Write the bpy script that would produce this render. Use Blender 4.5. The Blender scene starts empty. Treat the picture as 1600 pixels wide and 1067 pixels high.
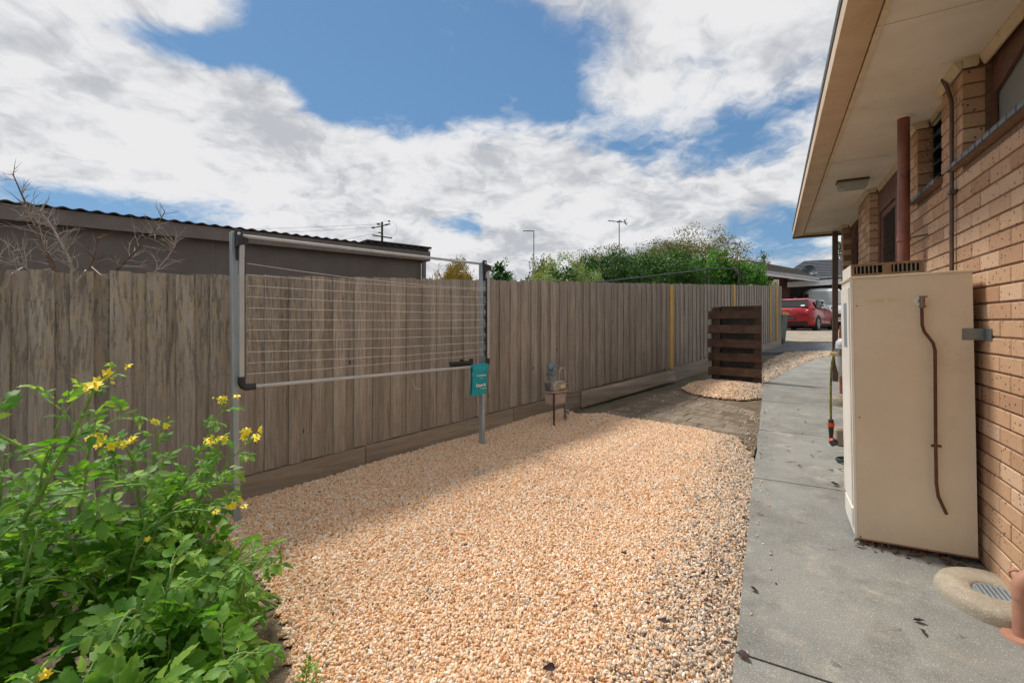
import bpy, bmesh, math, random
import numpy as np
from mathutils import Vector, Matrix, Euler, noise as mnoise

random.seed(7); RNG = np.random.default_rng(7)
sc = bpy.context.scene
COL = sc.collection
rad = math.radians

# ------------------------------------------------------------------ camera
FPX, CX, HY, CAMZ = 715.0, 800.0, 502.0, 1.30     # focal length and horizon in the photo's own pixels
cam_d = bpy.data.cameras.new('camera'); cam = bpy.data.objects.new('camera', cam_d); COL.objects.link(cam)
cam.location = (0, 0, CAMZ); cam.rotation_euler = (rad(90), 0, 0)
cam_d.sensor_width = 36; cam_d.lens = 36 * FPX / 1600; cam_d.shift_y = (HY - 533.5) / 1600
cam_d.clip_start = 0.03; cam_d.clip_end = 5000
sc.camera = cam

# ------------------------------------------------------------------ sun and sky
SUN_EL, SUN_AZ = rad(57), math.atan2(-0.403, 0.389)      # azimuth from +Y towards +X
sdir = Vector((math.sin(SUN_AZ) * math.cos(SUN_EL), math.cos(SUN_AZ) * math.cos(SUN_EL), math.sin(SUN_EL)))
sun_d = bpy.data.lights.new('sun', 'SUN'); sun_d.energy = 2.0; sun_d.angle = rad(9.0); sun_d.color = (1, .94, .86)
sun = bpy.data.objects.new('sun', sun_d); COL.objects.link(sun)
sun.rotation_euler = (-sdir).to_track_quat('-Z', 'Y').to_euler()
sc.view_settings.view_transform = 'Standard'; sc.view_settings.look = 'None'
sc.view_settings.exposure = 0.78; sc.view_settings.gamma = 1.0; sc.view_settings.use_curve_mapping = False
sc.render.engine = 'CYCLES'
sc.cycles.use_denoising = True
sc.cycles.use_adaptive_sampling = True; sc.cycles.adaptive_threshold = .03
sc.cycles.max_bounces = 6; sc.cycles.diffuse_bounces = 4; sc.cycles.transparent_max_bounces = 8
sc.cycles.sample_clamp_indirect = 6

world = bpy.data.worlds.new('World'); sc.world = world; world.use_nodes = True
nt = world.node_tree; nt.nodes.clear()
world.cycles.sampling_method = 'MANUAL'; world.cycles.sample_map_resolution = 256
class NT:
    """tiny node-graph helper"""
    def __init__(s, tree): s.t = tree
    def n(s, kind, **kw):
        nd = s.t.nodes.new(kind)
        for k, v in kw.items(): setattr(nd, k, v)
        return nd
    def put(s, nd, key, v):
        if v is None: return
        sock = nd.inputs[key]
        if isinstance(v, bpy.types.NodeSocket): s.t.links.new(v, sock)
        else:
            if hasattr(sock.default_value, '__len__') and not hasattr(v, '__len__'): v = (v,) * len(sock.default_value)
            if hasattr(v, '__len__') and len(v) == 3 and len(sock.default_value) == 4: v = (*v, 1)
            sock.default_value = v
    def math(s, op, a, b=None, c=None, clamp=False):
        nd = s.n('ShaderNodeMath', operation=op, use_clamp=clamp)
        s.put(nd, 0, a); s.put(nd, 1, b); s.put(nd, 2, c); return nd.outputs[0]
    def vm(s, op, a, b=None, scale=None):
        nd = s.n('ShaderNodeVectorMath', operation=op); s.put(nd, 0, a); s.put(nd, 1, b)
        if scale is not None: s.put(nd, 'Scale', scale)
        return nd.outputs['Value'] if op in ('LENGTH', 'DOT_PRODUCT', 'DISTANCE') else nd.outputs['Vector']
    def noise(s, vec, scale, detail=4, rough=.55, dist=0, out='Fac'):
        nd = s.n('ShaderNodeTexNoise'); s.put(nd, 'Vector', vec); s.put(nd, 'Scale', scale); s.put(nd, 'Detail', detail)
        s.put(nd, 'Roughness', rough); s.put(nd, 'Distortion', dist); return nd.outputs[out]
    def ramp(s, v, lo, hi, a=0, b=1, smooth=True):
        nd = s.n('ShaderNodeMapRange', interpolation_type='SMOOTHSTEP' if smooth else 'LINEAR')
        for k, x in (('Value', v), ('From Min', lo), ('From Max', hi), ('To Min', a), ('To Max', b)): s.put(nd, k, x)
        return nd.outputs[0]
    def mix(s, f, a, b, mode='MIX'):
        nd = s.n('ShaderNodeMix', data_type='RGBA', blend_type=mode)
        s.put(nd, 0, f); s.put(nd, 6, a); s.put(nd, 7, b); return nd.outputs[2]

def px_dir(x, y): return Vector(((x - CX) / FPX, 1, (HY - y) / FPX)).normalized()

g = NT(nt)
sky = g.n('ShaderNodeTexSky', sky_type='NISHITA', sun_disc=False, sun_elevation=SUN_EL, sun_rotation=SUN_AZ)
sky.air_density = 1.0; sky.dust_density = 0.2; sky.ozone_density = 2.0
D = g.n('ShaderNodeTexCoord').outputs['Generated']
sep = g.n('ShaderNodeSeparateXYZ'); g.put(sep, 0, D); dz = sep.outputs[2]
inv = g.math('DIVIDE', 1.0, g.math('ADD', g.math('MAXIMUM', dz, 0.0), 0.36))
P = g.vm('SCALE', D, scale=inv)                                     # a cloud deck seen in perspective
P = g.vm('MULTIPLY', P, (1.0, 1.0, 1.6))
warp = g.vm('ADD', P, g.vm('SCALE', g.vm('SUBTRACT', g.noise(P, 2.4, 4, .62, out='Color'), (.5, .5, .5)), scale=.34))
n1 = g.noise(warp, 1.9, 3, .55)
n2 = g.noise(warp, 4.4, 9, .60)
cov = g.math('ADD', g.math('MULTIPLY', n1, .50), g.math('MULTIPLY', n2, .55))
wz = (1, 1, 1.9)                                                    # clouds are wider than tall
blobs = [(700, 230, .75, -.075), (30, 190, .20, .16), (160, 160, .14, .16), (280, 250, .22, .10), (120, 280, .25, .10), (420, 270, .2, .11), (370, 140, .09, .15), (440, 150, .05, .10),
         (600, 265, .28, .12), (800, 265, .28, .11), (1000, 290, .3, .08), (1200, 300, .2, .05), (60, 0, .17, .13), (1100, 90, .17, .09), (1210, 130, .18, .08), (960, 130, .06, .05), (950, 0, .14, .05), (700, 385, .5, .06), (300, 385, .3, .05), (320, 45, .12, .12), (1050, 385, .3, .06),
         (650, 80, .26, -.17), (790, 130, .17, -.15), (530, 130, .14, -.15), (430, 60, .13, -.10), (275, 80, .10, -.17), (215, 60, .07, -.11), (340, 85, .06, -.14), (700, 185, .13, -.10), (880, 170, .1, -.13), (1060, 212, .16, -.18), (1210, 218, .12, -.10), (960, 205, .1, -.10), (500, 180, .06, -.08),
         (330, 326, .11, -.38), (60, 312, .11, -.32), (180, 320, .08, -.22), (740, 350, .09, -.20), (620, 215, .04, -.08), (1190, 350, .11, -.20), (1230, 385, .10, -.12)]
for bx_, by_, sig, w in blobs:
    d0 = px_dir(bx_, by_)
    dist = g.vm('LENGTH', g.vm('MULTIPLY', g.vm('SUBTRACT', D, tuple(d0)), wz))
    e = g.math('POWER', 2.718, g.math('MULTIPLY', g.math('MULTIPLY', dist, dist), -1.0 / (sig * sig)))
    cov = g.math('MULTIPLY_ADD', e, w, cov)
mask = g.ramp(cov, .365, .535)
up = g.noise(g.vm('ADD', warp, (0, 0, .09)), 4.4, 4, .60)              # density a little higher up: lit tops, grey bellies
shade = g.ramp(g.math('ADD', g.math('SUBTRACT', n2, up), g.math('MULTIPLY', g.math('SUBTRACT', g.noise(g.vm('ADD', P, (5, 2, 3)), 2.3, 5, .55), .42), .9)), -.13, .19)
ccol = g.mix(shade, (.42, .435, .465), (.675, .675, .685))
bg1 = g.n('ShaderNodeBackground'); g.put(bg1, 'Color', g.mix(.6, g.mix(1.0, sky.outputs[0], (.86, 1.0, 1.06), 'MULTIPLY'), (1.25, 2.75, 4.9), 'DARKEN')); g.put(bg1, 'Strength', .060)
bg2 = g.n('ShaderNodeBackground'); g.put(bg2, 'Color', ccol); g.put(bg2, 'Strength', .715)
mx = g.n('ShaderNodeMixShader'); g.put(mx, 0, mask); g.put(mx, 1, bg1.outputs[0]); g.put(mx, 2, bg2.outputs[0])
g.t.links.new(mx.outputs[0], g.n('ShaderNodeOutputWorld').inputs[0])

# ------------------------------------------------------------------ frames of the place
HA = math.atan(408 / FPX)
U = Vector((math.sin(HA), math.cos(HA), 0)); N = Vector((math.cos(HA), -math.sin(HA), 0))   # along / towards the house wall
FD = Vector((.710, .704, 0)).normalized(); FN = Vector((FD.y, -FD.x, 0))                    # along the fence / from it into the yard
F0 = Vector((-2.016, 3.604, 0))
SLOPE, S0 = .05, 3.4
def G(x, y): return SLOPE * (min(max(U.x * x + U.y * y, -8), 20.7) - S0)                       # the yard climbs gently
def H(s, a, z): return U * s + N * a + Vector((0, 0, z))
def F(t, d, z): p = F0 + FD * t + FN * d; return Vector((p.x, p.y, G(p.x, p.y) + z))
def FW(t, d, z): p = F0 + FD * t + FN * d; return Vector((p.x, p.y, z))
def W(x, y, z): return Vector((x, y, z))
def pix(x, y, Y): return Vector(((x - CX) / FPX * Y, Y, CAMZ - (y - HY) / FPX * Y))
def gpix(x, y, dz=0.0):
    k = SLOPE * (U.x * (x - CX) / FPX + U.y)
    Y = (CAMZ + SLOPE * S0) / ((y - HY) / FPX + k)
    X = (x - CX) / FPX * Y
    return Vector((X, Y, G(X, Y) + dz))
def at_s(x, y, s):
    r = (x - CX) / FPX; a = s * (r * U.y - U.x) / (U.y + r * U.x); p = H(s, a, 0)
    return H(s, a, CAMZ - (y - HY) / FPX * p.y)
def at_a(x, y, a):
    r = (x - CX) / FPX; s = a * (U.y + r * U.x) / (r * U.y - U.x); p = H(s, a, 0)
    return H(s, a, CAMZ - (y - HY) / FPX * p.y)
def frame(origin, rz):
    c, s = math.cos(rz), math.sin(rz); o = Vector(origin)
    return lambda x, y, z: Vector((o.x + c * x - s * y, o.y + s * x + c * y, o.z + z))

# ------------------------------------------------------------------ mesh builder
class MB:
    def __init__(s): s.v = []; s.f = []; s.m = []
    def add(s, vs, fs, mi=0):
        b = len(s.v); s.v += [tuple(p) for p in vs]; s.f += [tuple(i + b for i in f) for f in fs]; s.m += [mi] * len(fs); return s
    def box(s, lo, hi, fr=W, mi=0):
        (x0, y0, z0), (x1, y1, z1) = lo, hi
        vs = [fr(x, y, z) for x in (x0, x1) for y in (y0, y1) for z in (z0, z1)]
        return s.add(vs, [(0, 1, 3, 2), (4, 6, 7, 5), (0, 4, 5, 1), (2, 3, 7, 6), (0, 2, 6, 4), (1, 5, 7, 3)], mi)
    def tube(s, pts, r, k=8, mi=0, cap=True):
        pts = [Vector(p) for p in pts]; n = len(pts); rs = r if hasattr(r, '__len__') else [r] * n
        vs, fs = [], []; prev = None
        for i, p in enumerate(pts):
            d = (pts[min(i + 1, n - 1)] - pts[max(i - 1, 0)]).normalized()
            if prev is None: a = d.orthogonal().normalized()
            else:
                a = prev - d * prev.dot(d); a = a.normalized() if a.length > 1e-6 else d.orthogonal().normalized()
            prev = a; b = d.cross(a)
            for j in range(k):
                w = 2 * math.pi * j / k; vs.append(p + (a * math.cos(w) + b * math.sin(w)) * rs[i])
        for i in range(n - 1):
            for j in range(k):
                j2 = (j + 1) % k; fs.append((i * k + j, i * k + j2, (i + 1) * k + j2, (i + 1) * k + j))
        if cap: fs += [tuple(range(k))[::-1], tuple((n - 1) * k + j for j in range(k))]
        return s.add(vs, fs, mi)
    def lathe(s, prof, fr=W, k=16, mi=0):
        vs = [fr(r * math.cos(2 * math.pi * j / k), r * math.sin(2 * math.pi * j / k), z) for r, z in prof for j in range(k)]
        fs = [(i * k + j, i * k + (j + 1) % k, (i + 1) * k + (j + 1) % k, (i + 1) * k + j) for i in range(len(prof) - 1) for j in range(k)]
        fs += [tuple(range(k))[::-1], tuple((len(prof) - 1) * k + j for j in range(k))]
        return s.add(vs, fs, mi)
    def prism(s, poly, d0, d1, fr, mi=0):
        """poly in the frame's (x, z), extruded along y from d0 to d1"""
        n = len(poly); vs = [fr(x, d0, z) for x, z in poly] + [fr(x, d1, z) for x, z in poly]
        fs = [tuple(range(n)), tuple(range(2 * n - 1, n - 1, -1))] + [(i, (i + 1) % n, n + (i + 1) % n, n + i) for i in range(n)]
        return s.add(vs, fs, mi)
    def slab(s, poly, th, mi=0):
        """poly of 3D top points, extruded down by th"""
        n = len(poly); vs = [Vector(p) for p in poly] + [Vector(p) - Vector((0, 0, th)) for p in poly]
        fs = [tuple(range(n)), tuple(range(2 * n - 1, n - 1, -1))] + [(i, (i + 1) % n, n + (i + 1) % n, n + i) for i in range(n)]
        return s.add(vs, fs, mi)
    def mesh(s, name, mats, smooth=False, bevel=0, recalc=True):
        me = bpy.data.meshes.new(name); me.from_pydata(s.v, [], s.f)
        for m in (mats if isinstance(mats, (list, tuple)) else [mats]): me.materials.append(m)
        if len(me.materials) > 1: me.polygons.foreach_set('material_index', s.m)
        if recalc or bevel:
            bm = bmesh.new(); bm.from_mesh(me)
            if recalc: bmesh.ops.recalc_face_normals(bm, faces=bm.faces)
            if bevel: bmesh.ops.bevel(bm, geom=list(bm.edges), offset=bevel, segments=1, affect='EDGES', profile=.6)
            bm.to_mesh(me); bm.free()
        if smooth:
            me.polygons.foreach_set('use_smooth', [True] * len(me.polygons))
            if smooth != 'all': me.set_sharp_from_angle(angle=rad(42))
        me.update(); return me

ORG = {}                                     # world origin of every parent we make
def tag(o, label=None, cat=None, group=None, kind=None):
    for k, v in (('label', label), ('category', cat), ('group', group), ('kind', kind)):
        if v: o[k] = v
    return o
def thing(name, loc, label, cat, group=None):
    o = bpy.data.objects.new(name, None); COL.objects.link(o); o.location = loc; o.empty_display_size = .1
    ORG[o.name] = Vector(loc); return tag(o, label, cat, group)
def link(name, data, parent=None, loc=(0, 0, 0)):
    o = bpy.data.objects.new(name, data); COL.objects.link(o)
    o.location = Vector(loc) - (ORG[parent.name] if parent else Vector())
    if parent: o.parent = parent
    ORG[o.name] = Vector(loc); return o
def part(name, mb, mats, parent=None, **kw): return link(name, mb.mesh(name, mats, **kw), parent)

# ------------------------------------------------------------------ materials
def lin(hexs):
    h = hexs.lstrip('#'); c = [int(h[i:i + 2], 16) / 255 for i in (0, 2, 4)]
    return tuple(x / 12.92 if x <= .04045 else ((x + .055) / 1.055) ** 2.4 for x in c)
def new_mat(name):
    m = bpy.data.materials.new(name); m.use_nodes = True; t = m.node_tree; t.nodes.clear(); gg = NT(t)
    b = gg.n('ShaderNodeBsdfPrincipled'); o = gg.n('ShaderNodeOutputMaterial'); t.links.new(b.outputs[0], o.inputs[0])
    return m, gg, b
def bump(gg, b, h, strength, dist):
    nd = gg.n('ShaderNodeBump'); gg.put(nd, 'Height', h); gg.put(nd, 'Strength', strength); gg.put(nd, 'Distance', dist)
    gg.t.links.new(nd.outputs[0], b.inputs['Normal'])
def pos(gg): return gg.n('ShaderNodeNewGeometry').outputs['Position']
def mat(name, c1, c2=None, scale=8, rough=.6, metal=0, bmp=.1, bscale=60, stretch=(1, 1, 1), rand=0, spec=.5, dirt=None, dirt_scale=3, dirt_lo=.55, dirt_hi=.75):
    """a painted / metal / stone surface: two tones by noise, fine relief, optional stains, per-object tone"""
    m, gg, b = new_mat(name); c2 = c2 or tuple(x * .8 for x in c1)
    p = gg.vm('MULTIPLY', pos(gg), stretch)
    c = gg.mix(gg.ramp(gg.noise(p, scale, 6, .6), .3, .7), c1, c2)
    if dirt: c = gg.mix(gg.math('MULTIPLY', gg.ramp(gg.noise(gg.vm('ADD', p, (3.1, 7.7, 1.3)), dirt_scale, 8, .65), dirt_lo, dirt_hi), .8), c, dirt)
    if rand:
        r = gg.n('ShaderNodeObjectInfo').outputs['Random']
        c = gg.mix(1, c, gg.ramp(r, 0, 1, 1 - rand, 1 + rand, False), 'MULTIPLY')
    gg.put(b, 'Base Color', c); gg.put(b, 'Metallic', metal); gg.put(b, 'Specular IOR Level', spec)
    gg.put(b, 'Roughness', gg.ramp(gg.noise(p, scale * 3, 4), .2, .8, rough * .85, min(1, rough * 1.15)))
    if bmp: bump(gg, b, gg.noise(p, bscale, 5, .6), bmp, .004)
    return m

def m_paling():
    m, gg, b = new_mat('weathered_paling'); r = gg.n('ShaderNodeObjectInfo').outputs['Random']
    comb = gg.n('ShaderNodeCombineXYZ'); gg.put(comb, 0, gg.math('MULTIPLY', r, 37)); gg.put(comb, 2, gg.math('MULTIPLY', r, 91))
    P0 = pos(gg); p = gg.vm('ADD', P0, comb.outputs[0]); st = gg.vm('MULTIPLY', p, (1, 1, .045))
    grain = gg.noise(st, 75, 6, .65, .4); wide = gg.noise(gg.vm('MULTIPLY', p, (1, 1, .1)), 12, 5, .6)
    wr = gg.n('ShaderNodeTexNoise'); gg.put(wr, 'Vector', gg.vm('MULTIPLY', p, (1, 1, .16))); gg.put(wr, 'Scale', 9); gg.put(wr, 'Detail', 3); gg.put(wr, 'Distortion', 1.2)
    rings = gg.math('ABSOLUTE', gg.math('SINE', gg.math('MULTIPLY', wr.outputs[0], 46)))
    c = gg.mix(gg.ramp(wide, .3, .72), lin('#b2aa9f'), lin('#958c82'))
    c = gg.mix(gg.math('MULTIPLY', gg.ramp(grain, .42, .72), .75), c, lin('#7a7269'))
    c = gg.mix(gg.math('MULTIPLY', gg.ramp(rings, .0, .35, 1, 0), .28), c, lin('#7a6e62'))
    vw = gg.n('ShaderNodeTexVoronoi'); gg.put(vw, 'Vector', gg.vm('MULTIPLY', p, (1, 1, .55))); gg.put(vw, 'Scale', 4.2); gg.put(vw, 'Randomness', 1)
    c = gg.mix(gg.ramp(vw.outputs['Distance'], .02, .075, .8, 0), c, lin('#2c231c'))                      # knots
    sepz = gg.n('ShaderNodeSeparateXYZ'); gg.put(sepz, 0, P0)
    age = gg.ramp(gg.vm('DOT_PRODUCT', P0, tuple(FD)), 3.2, 0.6)                                          # oldest paint and lichen at the near end
    up = gg.ramp(sepz.outputs[2], .25, 1.3)
    lich = gg.noise(gg.vm('MULTIPLY', p, (1, 1, .13)), 42, 8, .72)
    k = gg.math('MULTIPLY', age, up)
    c = gg.mix(gg.math('MULTIPLY', gg.ramp(lich, .50, .57), gg.math('MULTIPLY', k, .55)), c, lin('#545049'))
    lich2 = gg.noise(gg.vm('MULTIPLY', gg.vm('ADD', p, (5, 9, 2)), (1, 1, .14)), 34, 8, .72)
    c = gg.mix(gg.math('MULTIPLY', gg.ramp(lich2, .52, .60), gg.math('MULTIPLY', k, .7)), c, lin('#b3a284'))
    c = gg.mix(1, c, gg.ramp(r, 0, 1, .86, 1.10, False), 'MULTIPLY')
    gg.put(b, 'Base Color', c); gg.put(b, 'Roughness', .85); gg.put(b, 'Specular IOR Level', .25)
    bump(gg, b, gg.math('ADD', grain, gg.math('MULTIPLY', lich, .5)), .55, .004)
    return m
def m_timber(name, c1, c2, axis, rand=.15, rough=.75):
    """sawn timber with grain along a direction"""
    m, gg, b = new_mat(name); r = gg.n('ShaderNodeObjectInfo').outputs['Random']
    al = gg.vm('DOT_PRODUCT', pos(gg), axis)
    p = gg.vm('SUBTRACT', pos(gg), gg.vm('SCALE', axis, scale=gg.math('MULTIPLY', al, .94)))
    p = gg.vm('ADD', p, gg.math('MULTIPLY', r, 50))
    gr = gg.noise(p, 60, 6, .65, .3); w = gg.noise(p, 9, 5, .6)
    c = gg.mix(gg.ramp(w, .3, .7), c1, c2); c = gg.mix(gg.math('MULTIPLY', gg.ramp(gr, .45, .75), .6), c, tuple(x * .5 for x in c2))
    c = gg.mix(1, c, gg.ramp(r, 0, 1, 1 - rand, 1 + rand, False), 'MULTIPLY')
    gg.put(b, 'Base Color', c); gg.put(b, 'Roughness', rough); gg.put(b, 'Specular IOR Level', .3); bump(gg, b, gr, .4, .003)
    return m
def m_brick():
    m, gg, b = new_mat('tan_brick'); r = gg.n('ShaderNodeObjectInfo').outputs['Random']; ri = gg.n('ShaderNodeNewGeometry').outputs['Random Per Island']
    r = gg.math('FRACT', gg.math('ADD', gg.math('MULTIPLY', r, 7.13), ri)); p = pos(gg)
    c = gg.mix(gg.noise(p, 14, 5, .6), lin('#caa788'), lin('#b99474'))
    c = gg.mix(gg.ramp(r, .55, 1), c, lin('#d3b396')); c = gg.mix(gg.ramp(r, .3, 0), c, lin('#b38d70'))
    v = gg.n('ShaderNodeTexVoronoi'); gg.put(v, 'Vector', gg.vm('ADD', p, gg.vm('SCALE', gg.noise(p, 60, 2, out='Color'), scale=.014))); gg.put(v, 'Scale', 42)
    pick = gg.n('ShaderNodeSeparateColor'); gg.put(pick, 0, v.outputs['Color'])
    pit = gg.math('MULTIPLY', gg.ramp(v.outputs['Distance'], .16, .34, 1, 0), gg.ramp(pick.outputs[0], .70, .74))
    v2 = gg.n('ShaderNodeTexVoronoi'); gg.put(v2, 'Vector', p); gg.put(v2, 'Scale', 150)
    pk2 = gg.n('ShaderNodeSeparateColor'); gg.put(pk2, 0, v2.outputs['Color'])
    pit2 = gg.math('MULTIPLY', gg.ramp(v2.outputs['Distance'], .2, .36, 1, 0), gg.ramp(pk2.outputs[0], .80, .82))
    pt = gg.math('MAXIMUM', pit, pit2)
    c = gg.mix(gg.math('MULTIPLY', pt, .85), c, lin('#3f2d22'))
    gg.put(b, 'Base Color', c); gg.put(b, 'Roughness', .85); gg.put(b, 'Specular IOR Level', .25)
    bump(gg, b, gg.math('SUBTRACT', gg.math('MULTIPLY', gg.noise(p, 90, 5), .6), pt), .6, .004)
    return m
def m_concrete(name, base, dark, light, spk=.5):
    m, gg, b = new_mat(name); p = pos(gg); r = gg.n('ShaderNodeObjectInfo').outputs['Random']
    c = gg.mix(gg.ramp(gg.noise(p, 1.6, 7, .6), .32, .68), base, dark)
    c = gg.mix(gg.ramp(gg.noise(gg.vm('ADD', p, (4, 1, 2)), 4.5, 7, .65), .52, .72), c, light)
    c = gg.mix(gg.math('MULTIPLY', gg.ramp(gg.noise(gg.vm('ADD', p, (7, 3, 5)), 2.6, 8, .7), .50, .66), .55), c, tuple(x * f for x, f in zip(dark, (.74, .72, .68))))
    c = gg.mix(gg.math('MULTIPLY', gg.ramp(gg.noise(gg.vm('ADD', p, (2, 6, 1)), 5.5, 7, .7), .56, .70), .35), c, tuple(x * f for x, f in zip(light, (1.0, .92, .78))))
    s = gg.noise(p, 240, 2, .5); s2 = gg.noise(gg.vm('ADD', p, (9, 9, 9)), 170, 2, .5)
    c = gg.mix(gg.math('MULTIPLY', gg.ramp(s, .54, .64), spk), c, tuple(x * .42 for x in dark))
    c = gg.mix(gg.math('MULTIPLY', gg.ramp(s2, .57, .66), spk), c, tuple(min(1, x * 1.9) for x in light))
    st = gg.noise(gg.vm('ADD', p, (1, 8, 3)), 7, 6, .6)
    c = gg.mix(gg.ramp(st, .64, .70, 0, .7), c, tuple(x * .45 for x in dark))
    c = gg.mix(1, c, gg.ramp(r, 0, 1, .9, 1.1, False), 'MULTIPLY')
    gg.put(b, 'Base Color', c); gg.put(b, 'Roughness', .88); gg.put(b, 'Specular IOR Level', .3)
    bump(gg, b, gg.math('ADD', s, gg.noise(p, 30, 5)), .45, .004)
    return m
def m_pebble():
    m, gg, b = new_mat('gravel_pebble'); oi = gg.n('ShaderNodeObjectInfo'); r = gg.math('FRACT', gg.math('ADD', oi.outputs['Random'], gg.n('ShaderNodeNewGeometry').outputs['Random Per Island']))
    cr = gg.n('ShaderNodeValToRGB'); gg.t.links.new(r, cr.inputs[0]); cr.color_ramp.interpolation = 'CONSTANT'; el = cr.color_ramp.elements
    cols = ['#f1cea6', '#edc398', '#f3d8b8', '#f7e5cd', '#e3b084', '#f1d1ae', '#f8f0e4', '#eec79c', '#f3dec3', '#d29d6d', '#f5f1ea', '#f0d2b0', '#a79f97', '#ecc39a', '#f4e4cf', '#dbd6cd', '#f0cba3', '#89817b']
    w = [7, 7, 7, 6, 6, 7, 5, 7, 6, 3, 4, 7, 1.1, 7, 5, 2, 7, .9]; tot = sum(w); a = 0
    while len(el) > 1: el.remove(el[-1])
    for i, (h, k) in enumerate(zip(cols, w)):
        e = el[0] if i == 0 else el.new(a / tot)
        e.position = a / tot; e.color = (*lin(h), 1); a += k
    c = cr.outputs[0]; p = pos(gg)
    off = gg.vm('DOT_PRODUCT', p, tuple(N)); edge = gg.ramp(off, -.75, -.16)                  # paler old stones along the path
    patch = gg.ramp(gg.noise(p, 1.7, 5, .65), .56, .70)
    r2 = gg.math('FRACT', gg.math('MULTIPLY', r, 57.3))
    grey = gg.mix(r2, lin('#d9cfc0'), lin('#9c9388')); grey = gg.mix(gg.ramp(r2, .86, .9), grey, lin('#4f4843'))
    sel = gg.math('LESS_THAN', gg.math('FRACT', gg.math('MULTIPLY', r, 131.7)), gg.math('MAXIMUM', gg.math('MULTIPLY', edge, .72), gg.math('MULTIPLY', patch, .38)))
    c = gg.mix(sel, c, grey)
    c = gg.mix(gg.ramp(gg.noise(p, 130, 4), .45, .75, 0, .3), c, lin('#e2b48a'))
    gg.put(b, 'Base Color', c); gg.put(b, 'Roughness', .72); gg.put(b, 'Specular IOR Level', .35)
    bump(gg, b, gg.noise(p, 250, 3), .25, .002)
    return m
def m_leaf(name, c1, c2, c3=None, trans=.35, rough=.5, veins=False):
    m, gg, b = new_mat(name); ri = gg.n('ShaderNodeNewGeometry').outputs['Random Per Island']; ro = gg.n('ShaderNodeObjectInfo').outputs['Random']
    r = gg.math('FRACT', gg.math('ADD', ri, gg.math('MULTIPLY', ro, 5.7)))
    c = gg.mix(r, c1, c2)
    if c3: c = gg.mix(gg.ramp(gg.math('FRACT', gg.math('MULTIPLY', r, 13.7)), .72, .95), c, c3)
    c = gg.mix(gg.math('MULTIPLY', gg.noise(pos(gg), 25, 4), .35), c, tuple(x * .5 for x in c1))
    gg.put(b, 'Base Color', c); gg.put(b, 'Roughness', rough); gg.put(b, 'Specular IOR Level', .4)
    if veins: bump(gg, b, gg.noise(pos(gg), 120, 3), .4, .002)
    tr = gg.n('ShaderNodeBsdfTranslucent'); gg.put(tr, 'Color', gg.mix(1, c, (1.3, 1.5, .65), 'MULTIPLY'))
    ms = gg.n('ShaderNodeMixShader'); gg.put(ms, 0, trans); gg.put(ms, 1, b.outputs[0]); gg.put(ms, 2, tr.outputs[0])
    out = [n for n in gg.t.nodes if n.type == 'OUTPUT_MATERIAL'][0]; gg.t.links.new(ms.outputs[0], out.inputs[0])
    return m
def m_glass(name, col, rough=.06):
    m, gg, b = new_mat(name); gg.put(b, 'Base Color', col); gg.put(b, 'Roughness', rough); gg.put(b, 'Specular IOR Level', .6)
    bump(gg, b, gg.noise(pos(gg), 3, 2), .02, .01); return m

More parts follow.
